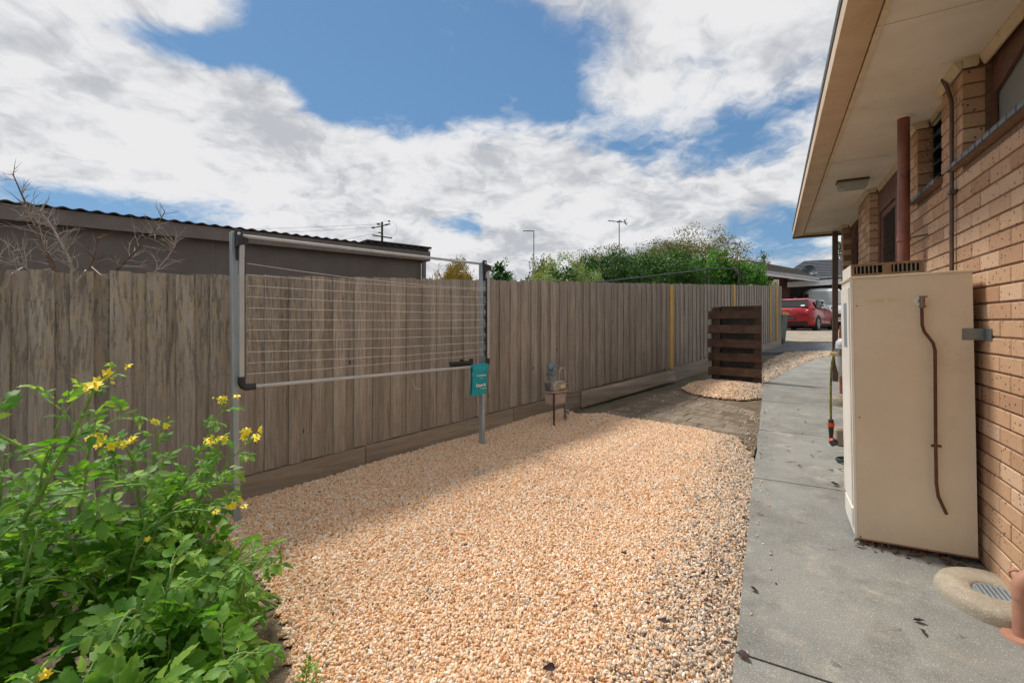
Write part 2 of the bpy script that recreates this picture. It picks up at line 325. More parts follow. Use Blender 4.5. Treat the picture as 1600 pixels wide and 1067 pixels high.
M = dict(
    paling=m_paling(), brick=m_brick(), pebble=m_pebble(),
    new_pine=m_timber('fresh_treated_pine', lin('#dcb668'), lin('#c99f52'), (0, 0, 1)),
    plinth=m_timber('weathered_plinth', lin('#b3a899'), lin('#958a7b'), tuple(FD)),
    brown_slat=m_timber('dark_stained_slat', lin('#6a5243'), lin('#503c31'), (.97, -.2, 0), .3),
    old_board=m_timber('old_grey_board', lin('#978b7a'), lin('#776b5c'), tuple(FD), .12, .9),
    mortar=mat('mortar', lin('#8a6f5a'), lin('#745a47'), 40, .95, bmp=.4, bscale=200),
    path=m_concrete('path_concrete', lin('#989892'), lin('#80817d'), lin('#a8a69b'), .34),
    drive=m_concrete('drive_concrete', lin('#b0a694'), lin('#978e7e'), lin('#bfb6a6'), .2),
    asphalt=m_concrete('asphalt', lin('#6e7276'), lin('#5e6266'), lin('#7c7f82'), .4),
    collar=m_concrete('collar_concrete', lin('#aba190'), lin('#938a79'), lin('#bab2a2'), .25),
    soil=m_concrete('soil', lin('#7d6e5d'), lin('#62543f'), lin('#948573'), .5),
    earth=m_concrete('open_ground', lin('#6f6a58'), lin('#5a563f'), lin('#7c7460'), .4),
    soffit=mat('painted_soffit', lin('#ece6db'), lin('#e1d9cb'), 3, .8, bmp=.12, bscale=18, dirt=lin('#b3a690'), dirt_scale=2.2, dirt_lo=.56, dirt_hi=.8),
    trim=mat('cream_trim', lin('#e0d2b8'), lin('#d2c1a2'), 10, .7, bmp=.15, dirt=lin('#7d6a50'), dirt_scale=14, dirt_lo=.6, dirt_hi=.72),
    gutter=mat('tan_gutter', lin('#d0b796'), lin('#c2a784'), 5, .42, bmp=.05, dirt=lin('#a38a6e'), dirt_scale=6, dirt_lo=.6, dirt_hi=.8),
    brownpaint=mat('brown_painted_timber', lin('#775648'), lin('#64473b'), 12, .55, bmp=.1),
    darkmetal=mat('dark_brown_pipe', lin('#655248'), lin('#54433b'), 20, .45, bmp=.05),
    sill=mat('dark_glazed_sill', lin('#545a64'), lin('#3d4047'), 18, .35, bmp=.15, rand=.15),
    pane=m_glass('obscure_pane', (.27, .29, .28), .25),
    dark_pane=m_glass('dark_pane', (.02, .022, .022), .05),
    louvre=mat('louvre_glass', lin('#b9c2bc'), lin('#a3aca6'), 8, .2, bmp=.05),
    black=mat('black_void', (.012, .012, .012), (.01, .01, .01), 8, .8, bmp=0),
    mesh=mat('security_mesh', lin('#55463f'), lin('#453832'), 10, .5, bmp=0),
    terracotta=mat('terracotta_pipe', lin('#8f5a4a'), lin('#77493c'), 6, .5, bmp=.05, dirt=lin('#4b2d26'), dirt_scale=2.5),
    salmon=mat('salmon_pipe', lin('#b98a74'), lin('#a47763'), 8, .5, bmp=.05, dirt=lin('#8a5a48'), dirt_scale=5),
    heater=mat('beige_enamel', lin('#ddd0b9'), lin('#d5c6ae'), 2.2, .5, bmp=.04, bscale=220, dirt=lin('#b5a184'), dirt_scale=2.2, dirt_lo=.5, dirt_hi=.8),
    heater_side=mat('cream_enamel', lin('#ebe8e0'), lin('#e2ddd2'), 3, .45, bmp=.03, dirt=lin('#b5a78e'), dirt_scale=4, dirt_lo=.62, dirt_hi=.85),
    rust=mat('rusty_grille', lin('#9a7a58'), lin('#7b634c'), 14, .65, bmp=.2, dirt=lin('#b0622c'), dirt_scale=7, dirt_lo=.48, dirt_hi=.66),
    grey_grille=mat('grille_grey', lin('#8f8678'), lin('#77705f'), 16, .6, bmp=.1, dirt=lin('#6b4a30'), dirt_scale=16),
    copper=mat('aged_copper', lin('#6b4a3c'), lin('#543a31'), 30, .38, .6, bmp=.05, dirt=lin('#4d5c50'), dirt_scale=25, dirt_lo=.66, dirt_hi=.8),
    brass=mat('dull_brass', lin('#8f8270'), lin('#71665a'), 40, .35, .8, bmp=.05),
    galv=mat('galvanised_steel', lin('#8d9396'), lin('#787d80'), 22, .42, .7, bmp=.03),
    silver=mat('silver_painted_steel', lin('#c3c6c6'), lin('#b6babb'), 4, .38, .25, bmp=.02),
    silver_blue=mat('blue_grey_steel', lin('#a9b4ba'), lin('#9ba7ad'), 4, .4, .3, bmp=.02),
    plastic=mat('charcoal_plastic', lin('#33363a'), lin('#2a2c30'), 14, .45, bmp=.03),
    wire=mat('white_line', lin('#d5d3cd'), lin('#c5c3bd'), 20, .6, bmp=0),
    teal=mat('teal_fabric', lin('#1fa9b8'), lin('#1795a5'), 14, .75, bmp=.35, bscale=300),
    white=mat('white_print', lin('#f0f2f2'), lin('#e6e8e8'), 10, .7, bmp=0),
    shed=mat('dark_grey_cladding', lin('#6f6661'), lin('#655d58'), 1.5, .8, bmp=.15, bscale=25, dirt=lin('#625d59'), dirt_scale=1.2),
    shedtrim=mat('grey_fascia', lin('#766c66'), lin('#6b625c'), 4, .6, bmp=.05),
    roofsheet=mat('corrugated_sheet', lin('#66696c'), lin('#55585a'), 5, .5, .3, bmp=.05),
    bark=mat('dead_bark', lin('#7a5f4c'), lin('#5a4638'), 25, .85, bmp=.4, bscale=120),
    twig=mat('bleached_twig', lin('#b5aaa0'), lin('#93887e'), 30, .8, bmp=.2),
    pole=mat('dark_pole_timber', lin('#4a4744'), lin('#3b3936'), 10, .85, bmp=.2),
    trunk=mat('trunk_bark', lin('#5a4b3c'), lin('#463a2f'), 15, .9, bmp=.4),
    meter=mat('meter_pink_grey', lin('#b8a69b'), lin('#a69286'), 12, .55, bmp=.08),
    meter_grey=mat('meter_light_grey', lin('#aca69c'), lin('#98928a'), 12, .5, bmp=.05),
    meter_blue=mat('regulator_blue_grey', lin('#7f95a2'), lin('#6d828f'), 16, .45, .3, bmp=.05),
    hose=mat('green_yellow_hose', lin('#8c8a2a'), lin('#3a4226'), 60, .5, bmp=.05),
    hose_dark=mat('dark_green_hose', lin('#2e4a44'), lin('#263b37'), 40, .5, bmp=.05),
    orange=mat('orange_plastic', lin('#e2552c'), lin('#d4481f'), 14, .45, bmp=0),
    reel=mat('light_grey_plastic', lin('#c3c8cc'), lin('#b2b8bc'), 9, .5, bmp=.03),
    cream=mat('cream_fitting', lin('#dcd3a8'), lin('#cfc494'), 14, .5, bmp=0),
    tyre=mat('tyre', (.02, .02, .021), (.015, .015, .015), 30, .8, bmp=.05),
    rim=mat('alloy_rim', lin('#a7a9ac'), lin('#8b8d90'), 12, .35, .7, bmp=0),
    lamp=mat('red_lamp', lin('#b21a20'), lin('#8e1218'), 9, .15, bmp=0),
    vanwhite=mat('van_white', lin('#dfe2e4'), lin('#d6d9dc'), 3, .3, bmp=0),
    fascia=mat('white_fascia', lin('#d3d6d8'), lin('#c6c9cb'), 4, .5, bmp=.03),
    dbrick=mat('dark_brown_brick', lin('#6b4d44'), lin('#573c35'), 9, .9, bmp=.3, stretch=(1, 1, 5)),
    tile=mat('grey_roof_tile', lin('#575b61'), lin('#474a50'), 6, .7, bmp=.2),
    tile2=mat('brown_grey_roof_tile', lin('#7d766d'), lin('#6a645c'), 6, .75, bmp=.2),
    dish=mat('dish_grey', lin('#3b4a4f'), lin('#324045'), 8, .5, bmp=0),
    purple=mat('dead_leaf', lin('#4a2e33'), lin('#33211f'), 40, .7, bmp=.2, rand=.3),
    litter=mat('dry_leaf', lin('#6d5341'), lin('#4d3a2e'), 40, .8, bmp=.2, rand=.3),
    tomato=m_leaf('tomato_leaf', lin('#82b245'), lin('#4d8333'), lin('#b2d160'), .45, .5, True),
    tstem=mat('tomato_stem', lin('#8fae62'), lin('#74954c'), 40, .6, bmp=.15),
    petal=mat('yellow_petal', lin('#fff04c'), lin('#fde636'), 50, .6, bmp=0),
    anther=mat('orange_anther', lin('#fde346'), lin('#f9d43a'), 50, .6, bmp=0),
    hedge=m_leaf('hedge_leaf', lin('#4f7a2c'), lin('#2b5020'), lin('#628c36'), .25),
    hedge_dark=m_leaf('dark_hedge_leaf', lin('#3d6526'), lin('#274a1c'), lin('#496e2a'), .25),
    laurel=m_leaf('laurel_leaf', lin('#5c9433'), lin('#3a7026'), lin('#7db045'), rough=.4),
    varieg=m_leaf('variegated_leaf', lin('#92a566'), lin('#708b4e'), lin('#bcc58e'), .25),
    olive=m_leaf('olive_leaf', lin('#7b7444'), lin('#5d6234'), lin('#8d6f4a')),
    rusty=m_leaf('rusty_grass', lin('#a07a3a'), lin('#84702f'), lin('#8f8a3c')),
    fartree=m_leaf('far_tree_leaf', lin('#3c5430'), lin('#2e4228'), lin('#4f6639')),
    goldleaf=m_leaf('golden_leaf', lin('#94943f'), lin('#6f7d30'), lin('#b0a74e')),
)
def m_carred():
    m, gg, b = new_mat('red_car_paint'); gg.put(b, 'Base Color', gg.mix(gg.noise(pos(gg), 3, 3), lin('#a81523'), lin('#92101d')))
    gg.put(b, 'Metallic', .2); gg.put(b, 'Roughness', .32); gg.put(b, 'Coat Weight', .5); gg.put(b, 'Coat Roughness', .06); return m
M['carred'] = m_carred()

# ================================================================== THE GROUND
def sheet(name, xs, ys, zf, m, label, cat, kind='structure'):
    vs = [(x, y, zf(x, y)) for y in ys for x in xs]; nx = len(xs)
    fs = [(j * nx + i, j * nx + i + 1, (j + 1) * nx + i + 1, (j + 1) * nx + i) for j in range(len(ys) - 1) for i in range(nx - 1)]
    mb = MB().add(vs, fs); return tag(part(name, mb, m, recalc=False), label, cat, kind=kind)
def grow(a, b, lo, hi, n): return [-hi + (hi - a) * (i / 8) for i in range(8)] + list(np.linspace(a, b, n)) + [b + (hi - b) * (i + 1) / 8 for i in range(8)]
gx = [-900, -300, -100, -40] + list(np.linspace(-20, 30, 51)) + [60, 120, 300, 900]
gy = [-300, -100, -30] + list(np.linspace(-12, 34, 47)) + [60, 120, 300, 1200]
sheet('ground', gx, gy, lambda x, y: G(x, y) - .10, M['earth'], 'bare sloping ground under and around the yard', 'ground')

def inside(poly, x, y):
    c = False; j = len(poly) - 1
    for i in range(len(poly)):
        xi, yi = poly[i]; xj, yj = poly[j]
        if (yi > y) != (yj > y) and x < (xj - xi) * (y - yi) / (yj - yi) + xi: c = not c
        j = i
    return c
def xy(p): return (p.x, p.y)

def pebble_nodes(density, size):
    """geometry nodes: scatter four kinds of worn stone over the bed"""
    t = bpy.data.node_groups.new('scatter_pebbles', 'GeometryNodeTree')
    t.interface.new_socket('Geometry', in_out='INPUT', socket_type='NodeSocketGeometry'); t.interface.new_socket('Geometry', in_out='OUTPUT', socket_type='NodeSocketGeometry')
    L = t.links.new; n = t.nodes.new
    gi, go = n('NodeGroupInput'), n('NodeGroupOutput')
    dp = n('GeometryNodeDistributePointsOnFaces'); na = n('GeometryNodeInputNamedAttribute'); na.data_type = 'FLOAT'; na.inputs[0].default_value = 'dens'
    mul = n('ShaderNodeMath'); mul.operation = 'MULTIPLY'; mul.inputs[1].default_value = density
    L(na.outputs[0], mul.inputs[0]); L(mul.outputs[0], dp.inputs['Density']); L(gi.outputs[0], dp.inputs['Mesh'])
    join = n('GeometryNodeGeometryToInstance')
    for k in range(5):
        ico = n('GeometryNodeMeshIcoSphere'); ico.inputs['Radius'].default_value = 1; ico.inputs['Subdivisions'].default_value = 2
        sp = n('GeometryNodeSetPosition'); nz = n('ShaderNodeTexNoise'); nz.inputs['Scale'].default_value = .9; nz.inputs['Detail'].default_value = 1.5
        ps = n('GeometryNodeInputPosition'); ad = n('ShaderNodeVectorMath'); ad.operation = 'ADD'; ad.inputs[1].default_value = (k * 3.7, k * 1.9, k * 5.3)
        L(ps.outputs[0], ad.inputs[0]); L(ad.outputs[0], nz.inputs['Vector'])
        sb = n('ShaderNodeVectorMath'); sb.operation = 'SUBTRACT'; sb.inputs[1].default_value = (.5, .5, .5); L(nz.outputs['Color'], sb.inputs[0])
        sx = n('ShaderNodeVectorMath'); sx.operation = 'SCALE'; sx.inputs['Scale'].default_value = 1.5; L(sb.outputs[0], sx.inputs[0])
        L(ico.outputs[0], sp.inputs[0]); L(sx.outputs[0], sp.inputs['Offset'])
        sm = n('GeometryNodeSetMaterial'); sm.inputs['Material'].default_value = M['pebble']
        ss = n('GeometryNodeSetShadeSmooth'); L(sp.outputs[0], sm.inputs[0]); L(sm.outputs[0], ss.inputs[0]); L(ss.outputs[0], join.inputs[0])
    ip = n('GeometryNodeInstanceOnPoints'); ip.inputs['Pick Instance'].default_value = True
    rr = n('FunctionNodeRandomValue'); rr.data_type = 'FLOAT_VECTOR'; rr.inputs[0].default_value = (0, 0, 0); rr.inputs[1].default_value = (6.28, 6.28, 6.28)
    rs = n('FunctionNodeRandomValue'); rs.data_type = 'FLOAT_VECTOR'; rs.inputs[0].default_value = (size * .42,) * 3; rs.inputs[1].default_value = (size * 1.5, size * 1.25, size * 1.1); rs.inputs['Seed'].default_value = 3
    ri = n('FunctionNodeRandomValue'); ri.data_type = 'INT'; ri.inputs[4].default_value = 0; ri.inputs[5].default_value = 4; ri.inputs['Seed'].default_value = 5
    off = n('FunctionNodeRandomValue'); off.data_type = 'FLOAT_VECTOR'; off.inputs[0].default_value = (0, 0, -size * .3); off.inputs[1].default_value = (0, 0, size * 1.2); off.inputs['Seed'].default_value = 8
    sp2 = n('GeometryNodeSetPosition'); L(dp.outputs[0], sp2.inputs[0]); L(off.outputs[0], sp2.inputs['Offset'])
    L(sp2.outputs[0], ip.inputs['Points']); L(join.outputs[0], ip.inputs['Instance']); L(ri.outputs[2], ip.inputs['Instance Index'])
    L(rr.outputs[0], ip.inputs['Rotation']); L(rs.outputs[0], ip.inputs['Scale'])
    jg = n('GeometryNodeJoinGeometry'); L(gi.outputs[0], jg.inputs[0]); L(ip.outputs[0], jg.inputs[0]); L(jg.outputs[0], go.inputs[0])
    return t
BED = mat('gravel_bed', lin('#e4c6a4'), lin('#c09f7f'), 90, .9, bmp=.6, bscale=110, dirt=lin('#8a6c52'), dirt_scale=140, dirt_lo=.5, dirt_hi=.6)
def gravel(poly, zf, df, density, size, label, cell=.05):
    xs = [p[0] for p in poly]; ys = [p[1] for p in poly]
    vid, vs, fs, dens = {}, [], [], []
    def V(i, j):
        if (i, j) not in vid:
            x, y = i * cell, j * cell; vid[i, j] = len(vs); vs.append((x, y, zf(x, y))); dens.append(df(x, y))
        return vid[i, j]
    for i in range(int(min(xs) / cell) - 1, int(max(xs) / cell) + 2):
        for j in range(int(min(ys) / cell) - 1, int(max(ys) / cell) + 2):
            if inside(poly, (i + .5) * cell, (j + .5) * cell): fs.append((V(i, j), V(i + 1, j), V(i + 1, j + 1), V(i, j + 1)))
    me = bpy.data.meshes.new('gravel'); me.from_pydata(vs, [], fs); me.materials.append(BED)
    me.attributes.new('dens', 'FLOAT', 'POINT').data.foreach_set('value', dens); me.update()
    o = link('gravel', me); md = o.modifiers.new('pebbles', 'NODES'); md.node_group = pebble_nodes(density, size)
    return tag(o, label, 'gravel', kind='stuff')

PA = -.135                                                    # the path's left edge, metres left of the camera line
bound = [gpix(*p) for p in [(900, 647), (920, 645.5), (945, 646), (985, 653), (1030, 659), (1075, 664), (1120, 673), (1150, 681), (1168, 700)]]
main_poly = [xy(F(t, .035, 0)) for t in (-.45, 1, 3, 3.75)] + [xy(p) for p in bound] + [xy(H(s, PA + .035, 0)) for s in (4.4, 3, 2, 1, -.6)] + [(-.55, .2), (-.62, 1.0), (-.80, 1.5), (-.92, 1.9), (-1.25, 2.4), (-1.75, 2.8)]
bed_poly = [(-.50, .2), (-.57, 1.0), (-.75, 1.5), (-.87, 1.9), (-1.2, 2.4), (-1.70, 2.8)] + [xy(F(t, .035, 0)) for t in (-.5, -2, -3.4)] + [(-4.3, .2)]
tag(part('garden_bed', MB().slab([Vector((x, y, G(x, y) - .02)) for x, y in bed_poly], .05), M['soil']), 'bare garden soil under the tomato plants', 'soil', kind='structure')
def zmain(x, y):
    b = mnoise.noise((x * 1.1, y * 1.1, 3)) * .022 + mnoise.noise((x * 3.1, y * 3.1, 9)) * .010
    a = x * N.x + y * N.y
    return G(x, y) - .012 + b * min(1, max(0, (PA - a) * 2.5)) - .006 * max(0, 1 - (PA - a) / .06)
def dmain(x, y):
    a = PA - (x * N.x + y * N.y)
    return min(1, .55 + a * 4.5) * (1 + .25 * mnoise.noise((x * 2, y * 2, 1)))
gravel(main_poly, zmain, dmain, 10500, .0080, 'peach and cream pebble gravel filling the yard between fence and path')
mound = [gpix(*p) for p in [(1066, 606), (1085, 597), (1112, 592), (1150, 590), (1191, 598), (1194, 609), (1188, 621), (1160, 624), (1115, 620), (1080, 614)]]
mc = sum(mound, Vector()) / len(mound)
mpoly = [xy(p) for p in mound]
gravel(mpoly, lambda x, y: G(x, y) - .012 + (.06 + .03 * mnoise.noise((x * 4, y * 4, 2))) * max(0, 1 - ((x - mc.x) ** 2 + (y - mc.y) ** 2) / .45), lambda x, y: 1, 4200, .0115, 'low heap of peach gravel in front of the brown slatted panel')
fpoly = [xy(gpix(*p)) for p in [(1188, 603), (1186, 585), (1196, 566), (1222, 553.5), (1228, 551), (1270, 549), (1306, 549), (1306, 556), (1275, 562), (1250, 571), (1220, 586), (1200, 599)]]
gravel(fpoly, lambda x, y: G(x, y) - .008, lambda x, y: 1, 2200, .014, 'far strip of orange gravel between fence end and path bend', cell=.08)

# bare earth with old boards between the two gravel areas
sp = [gpix(*p) for p in [(860, 662), (905, 643), (950, 632), (1000, 618), (1060, 602), (1085, 595), (1130, 588), (1192, 598), (1189, 640), (1183, 690), (1172, 720), (1150, 692), (1075, 678), (985, 668), (920, 662)]]
tag(part('soil_patch', MB().slab([p + Vector((0, 0, -.031)) for p in sp], .03), M['soil']), 'bare dark earth patch between the gravel areas', 'soil', kind='structure')
floor_ = thing('old_paving', gpix(1080, 640), 'worn grey timber paving boards half buried in bare earth', 'paving')
quad = [gpix(*p, dz=-.03) for p in [(885, 658), (1055, 607), (1181, 640), (1172, 690)]]     # near-left, far-left, far-right, near-right
def bil(u, v): return (quad[0] * (1 - u) + quad[1] * u) * (1 - v) + (quad[3] * (1 - u) + quad[2] * u) * v
rows = 9
for i in range(rows):
    v = 0.0; off = random.random() * .2
    while v < 1:
        L = .18 + random.random() * .22 + off; off = 0; v1 = min(1, v + L)
        if v1 - v > .06 and random.random() > .06:
            g0 = .012 + random.random() * .02; h = random.uniform(.0, .004)
            pl = [bil((i + a) / rows, b) + Vector((0, 0, h + random.uniform(-.002, .002))) for a, b in ((g0, v + .008), (1 - g0, v + .008), (1 - g0, v1 - .008), (g0, v1 - .008))]
            part('board', MB().slab(pl, .02), M['old_board'], floor_)
        v = v1

# concrete path: separate slabs with open joints
path = thing('path', H(3, .4, 0), 'speckled grey concrete path alongside the brick wall', 'path'); path['kind'] = 'structure'
def s_at(x, y): p = gpix(x, y); return p.x * U.x + p.y * U.y
joints = [-1.2, s_at(1260, 1062), s_at(1260, 762), s_at(1260, 682), s_at(1260, 634), s_at(1260, 605)]
def PT(s, a, dz=.02): p = H(s, a, 0); return Vector((p.x, p.y, G(p.x, p.y) + dz))
for s0, s1 in zip(joints, joints[1:]):
    n = max(2, int((s1 - s0) / .35)); j = [random.uniform(-.006, .006) for _ in range(n + 1)]
    pl = [PT(s0 + .006 + (s1 - s0 - .012) * k / n, PA + j[k]) for k in range(n + 1)] + [PT(s1 - .006, .955), PT(s0 + .006, .955)]
    part('slab', MB().slab(pl, .11), M['path'], path)
far_edge = [gpix(x, y, .02) for x, y in [(1191, 604), (1206, 594), (1228, 582), (1250, 572), (1275, 563), (1300, 557), (1310, 556)]]
s5 = joints[-1] + .006
part('slab', MB().slab([PT(s5, PA)] + far_edge + [PT(10.6, .955), PT(s5, .955)], .11), M['path'], path)

# driveway and lane beyond
def strip(name, pts, dz, m, label, cat):
    return tag(part(name, MB().slab([p + Vector((0, 0, dz)) for p in pts], .12), m), label, cat, kind='structure')
strip('lane', [gpix(x, y) for x, y in [(1100, 549), (1110, 535), (1500, 534), (1560, 548)]], -.02, M['asphalt'], 'grey asphalt lane crossing behind the yard', 'road')
drv = thing('driveway', gpix(1260, 520), 'pale concrete driveway under the red car', 'driveway'); drv['kind'] = 'structure'
dq = [gpix(x, y) for x, y in [(1090, 534), (1600, 533), (1420, 500), (1120, 500)]]
def dbil(u, v): return (dq[0] * (1 - u) + dq[1] * u) * (1 - v) + (dq[3] * (1 - u) + dq[2] * u) * v
for i in range(4):
    for j in range(3):
        pl = [dbil(i / 4 + .002, j / 3 + .004), dbil((i + 1) / 4 - .002, j / 3 + .004), dbil((i + 1) / 4 - .002, (j + 1) / 3 - .004), dbil(i / 4 + .002, (j + 1) / 3 - .004)]
        part('slab', MB().slab([Vector((p.x, p.y, G(p.x, p.y) + .015)) for p in pl], .12), M['drive'], drv)
part('kerb', MB().slab([dq[0] + Vector((0, 0, .02)), dq[1] + Vector((0, 0, .02)), dq[1] + Vector((0, -.25, .012)), dq[0] + Vector((0, -.25, .012))], .1), M['drive'], drv)

# ================================================================== THE HOUSE ON THE RIGHT
AW = .96                                    # brick face
REC = .10                                   # window recess
SOF = 2.82                                  # soffit height
SEND = 9.12
house = thing('brick_house', H(4, 1.5, 0), 'tan brick house with deep cream eave running along the path', 'house')
SILL = 2.20
low = [(-1.5, 5.05), (6.61, 7.38), (8.86, SEND)]
high = [(-1.5, 1.9), (3.63, 4.01), (4.59, 5.05), (6.61, 7.38), (8.86, SEND)]
mw = MB()
for segs, z0, z1 in ((low, -.5, SILL - .003), (high, SILL, SOF + .05)):
    for s0, s1 in segs: mw.box((s0 + .006, AW + .006, z0), (s1 - .006, AW + .24, z1), H)
wall = part('wall', mw, M['mortar'], house)
part('inner_wall', MB().box((-1.5, AW + .26, -.5), (SEND - .01, AW + .34, SOF + .05), H).box((SEND - .2, AW + .35, -.5), (SEND - .003, 8, SOF + .05), H), M['brownpaint'], house)
BC, BL = .086, .24
bricks = []
for ci in range(int((SOF + .5) / BC)):
    z = -.5 + ci * BC
    for s0, s1 in (low if z + BC <= SILL + .03 else high):
        k = math.floor((s0 - 1) / BL)
        while True:
            a0 = k * BL + (ci % 2) * BL / 2; k += 1
            if a0 >= s1: break
            lo_, hi_ = max(a0, s0), min(a0 + BL, s1)
            if hi_ - lo_ < .035: continue
            bricks.append((lo_ if lo_ == s0 else lo_ + .005, hi_ if hi_ == s1 else hi_ - .005, z + .005, z + BC - .005))
def shown(b):
    p = H((b[0] + b[1]) / 2, AW, (b[2] + b[3]) / 2)
    if p.y < .3: return 0
    x = CX + FPX * p.x / p.y; y = HY - FPX * (p.z - CAMZ) / p.y
    if x > 1612 or (1345 < x < 1512 and y > 425) or (x < 1326 and y > 560) or p.z < G(p.x, p.y) - .03: return 0
    return 1 / p.y
bricks.sort(key=shown, reverse=True)
brot = math.atan2(U.y, U.x); bcache = {}
for i, b in enumerate(bricks):
    if i >= 300 or not shown(b): break
    L = round((b[1] - b[0]) * 250) / 250
    key = (L, i % 2)
    if key not in bcache:
        bcache[key] = MB().box((-L / 2, 0, -.038), (L / 2, .1, .038)).mesh('brick', M['brick'], bevel=.0035)
    o = link('brick', bcache[key], wall, H((b[0] + b[1]) / 2, AW + random.uniform(-.0015, .0015), (b[2] + b[3]) / 2))
    o.rotation_euler = (random.uniform(-.004, .004), 0, brot + math.pi)      # local +y points into the wall
rest = MB()
for b in bricks[i:]: rest.box((b[0], AW, b[2]), (b[1], AW + .1, b[3]), H)
tag(part('brickwork', rest, M['brick'], wall), kind='stuff')

# eave: soffit sheets, cover strips, cornice, fascia, gutter, roof
s_j = [-1.6, .8, 3.0, 5.35, 7.6, 9.40]
for a, b in zip(s_j, s_j[1:]):
    part('soffit_sheet', MB().box((a + .002, .485, SOF), (b - .002, AW + .3, SOF + .012), H), M['soffit'], house)
    if b < 9: part('cover_strip', MB().box((b - .014, .486, SOF - .005), (b + .014, AW - .035, SOF - .0005), H), M['soffit'], house)
part('fascia', MB().box((-1.6, .455, SOF - .03), (9.40, .484, SOF + .16), H), M['trim'], house)
gp = [(.300, SOF - .035), (.300, SOF + .075), (.306, SOF + .082), (.314, SOF + .075), (.312, SOF + .06), (.310, SOF - .02), (.44, SOF - .02), (.44, SOF + .08), (.446, SOF + .08), (.446, SOF - .035), (.33, SOF - .048)]
part('gutter', MB().prism(gp, -1.6, 9.46, lambda a, s, z: H(s, a, z)), M['gutter'], house, smooth=True)
part('gutter_bead', MB().tube([H(-1.6, .300, SOF + .078), H(9.46, .300, SOF + .078)], .009, 8), M['galv'], house, smooth=True)
part('eave_end', MB().prism([(.30, SOF - .03), (.30, SOF + .08), (AW + 2, SOF + .75), (AW + 2, SOF - .03)], 9.41, 9.44, lambda a, s, z: H(s, a, z)), M['trim'], house)
part('end_gutter', MB().box((9.445, .30, SOF - .06), (9.55, AW + 2, SOF + .03), H), M['darkmetal'], house)
part('roof', MB().prism([(.29, SOF + .084), (.29, SOF + .11), (4.5, SOF + 1.5), (4.5, SOF + 1.47)], -1.6, 9.5, lambda a, s, z: H(s, a, z)), M['tile2'], house)
def cornice(s0, s1, a): return MB().prism([(a, SOF - .0005), (a, SOF - .052), (a - .012, SOF - .055), (a - .036, SOF - .014), (a - .036, SOF - .0005)], s0, s1, lambda q, s, z: H(s, q, z))
for s0, s1, a in [(-1.5, 1.88, AW - .001), (1.94, 3.60, AW + REC - .002), (3.62, 4.02, AW - .001), (4.06, 4.56, AW + REC - .002), (4.58, 5.06, AW - .001), (5.10, 6.58, AW + REC - .002), (6.60, 7.39, AW - .001), (7.42, 8.83, AW + REC - .002), (8.85, SEND + .01, AW - .001)]:
    part('cornice', cornice(s0, s1, a), M['trim'], house)
for s, sg in ((3.62, -1), (4.59, -1), (6.61, -1), (8.86, -1)):
    part('cornice', MB().box((s - .034, AW + .0, SOF - .05), (s - .004, AW + REC - .04, SOF - .001), H), M['trim'], house)

def arch_panel(s0, s1, z0, z1, spring, a0, a1, rim=.05):
    """timber infill with an arched opening: outline minus arch, built as a strip"""
    mb = MB(); n = 18; i0, i1 = s0 + rim, s1 - rim; c, hw = (i0 + i1) / 2, (i1 - i0) / 2
    inner = [(i0, z0)] + [(c - hw * math.cos(math.pi * k / n), spring + (z1 - .03 - spring) * math.sin(math.pi * k / n)) for k in range(n + 1)] + [(i1, z0)]
    m = len(inner); outer = [(s0, z0)] + [(s0 + (s1 - s0) * k / n, z1) if 0 < k < n else ((s0 if k == 0 else s1), z1) for k in range(n + 1)] + [(s1, z0)]
    vs = [H(s, a, z) for a in (a0, a1) for ring in (inner, outer) for s, z in ring]
    fs = []
    for k in range(m - 1):
        fs += [(k, k + 1, m + k + 1, m + k), (2 * m + k, 3 * m + k, 3 * m + k + 1, 2 * m + k + 1), (k, 2 * m + k, 2 * m + k + 1, k + 1)]
    return mb.add(vs, fs)
AR = AW + REC
# big obscure window at the right edge of the frame
def head_panel(s0, s1, z0, z1, cham, a0, a1, rim):
    i0, i1 = s0 + rim, s1 - rim; inner = [(i0, z0), (i0, cham), (i0 + .62, z1 - .07), (i1 - .62, z1 - .07), (i1, cham), (i1, z0)]; outer = [(s0, z0), (s0, z1 - .02), (s0 + .3, z1), (s1 - .3, z1), (s1, z1 - .02), (s1, z0)]; m = 6
    vs = [H(s, a, z) for a in (a0, a1) for ring_ in (inner, outer) for s, z in ring_]
    return MB().add(vs, [f for k in range(m - 1) for f in ((k, k + 1, m + k + 1, m + k), (2 * m + k, 3 * m + k, 3 * m + k + 1, 2 * m + k + 1), (k, 2 * m + k, 2 * m + k + 1, k + 1))])
w1 = part('window', head_panel(1.9, 3.628, SILL + .05, SOF - .002, 2.585, AR + .025, AR + .04, .03), M['brownpaint'], house)
part('pane', MB().box((1.9, AR + .046, SILL), (3.63, AR + .06, SOF - .001), H), M['pane'], w1)
part('mullion', MB().box((2.75, AR + .02, SILL + .06), (2.79, AR + .044, SOF - .06), H), M['brownpaint'], w1)
def sill_tiles(parent, s0, s1):
    n = int(round((s1 - s0) / .095)); st = (s1 - s0) / n
    for k in range(n):
        a, b = s0 + k * st + .005, s0 + (k + 1) * st - .005
        part('sill_tile', MB().prism([(AW - .045, SILL + .005), (AW - .045, SILL + .035), (AW - .03, SILL + .047), (AR, SILL + .085), (AR, SILL + .004)], a, b, lambda q, s, z: H(s, q, z)), M['sill'], parent, bevel=.004)
    part('sill_mortar', MB().prism([(AW - .038, SILL + .003), (AW - .038, SILL + .03), (AR - .002, SILL + .078), (AR - .002, SILL + .002)], s0, s1, lambda q, s, z: H(s, q, z)), M['mortar'], parent)
sill_tiles(w1, 1.88, 3.74)
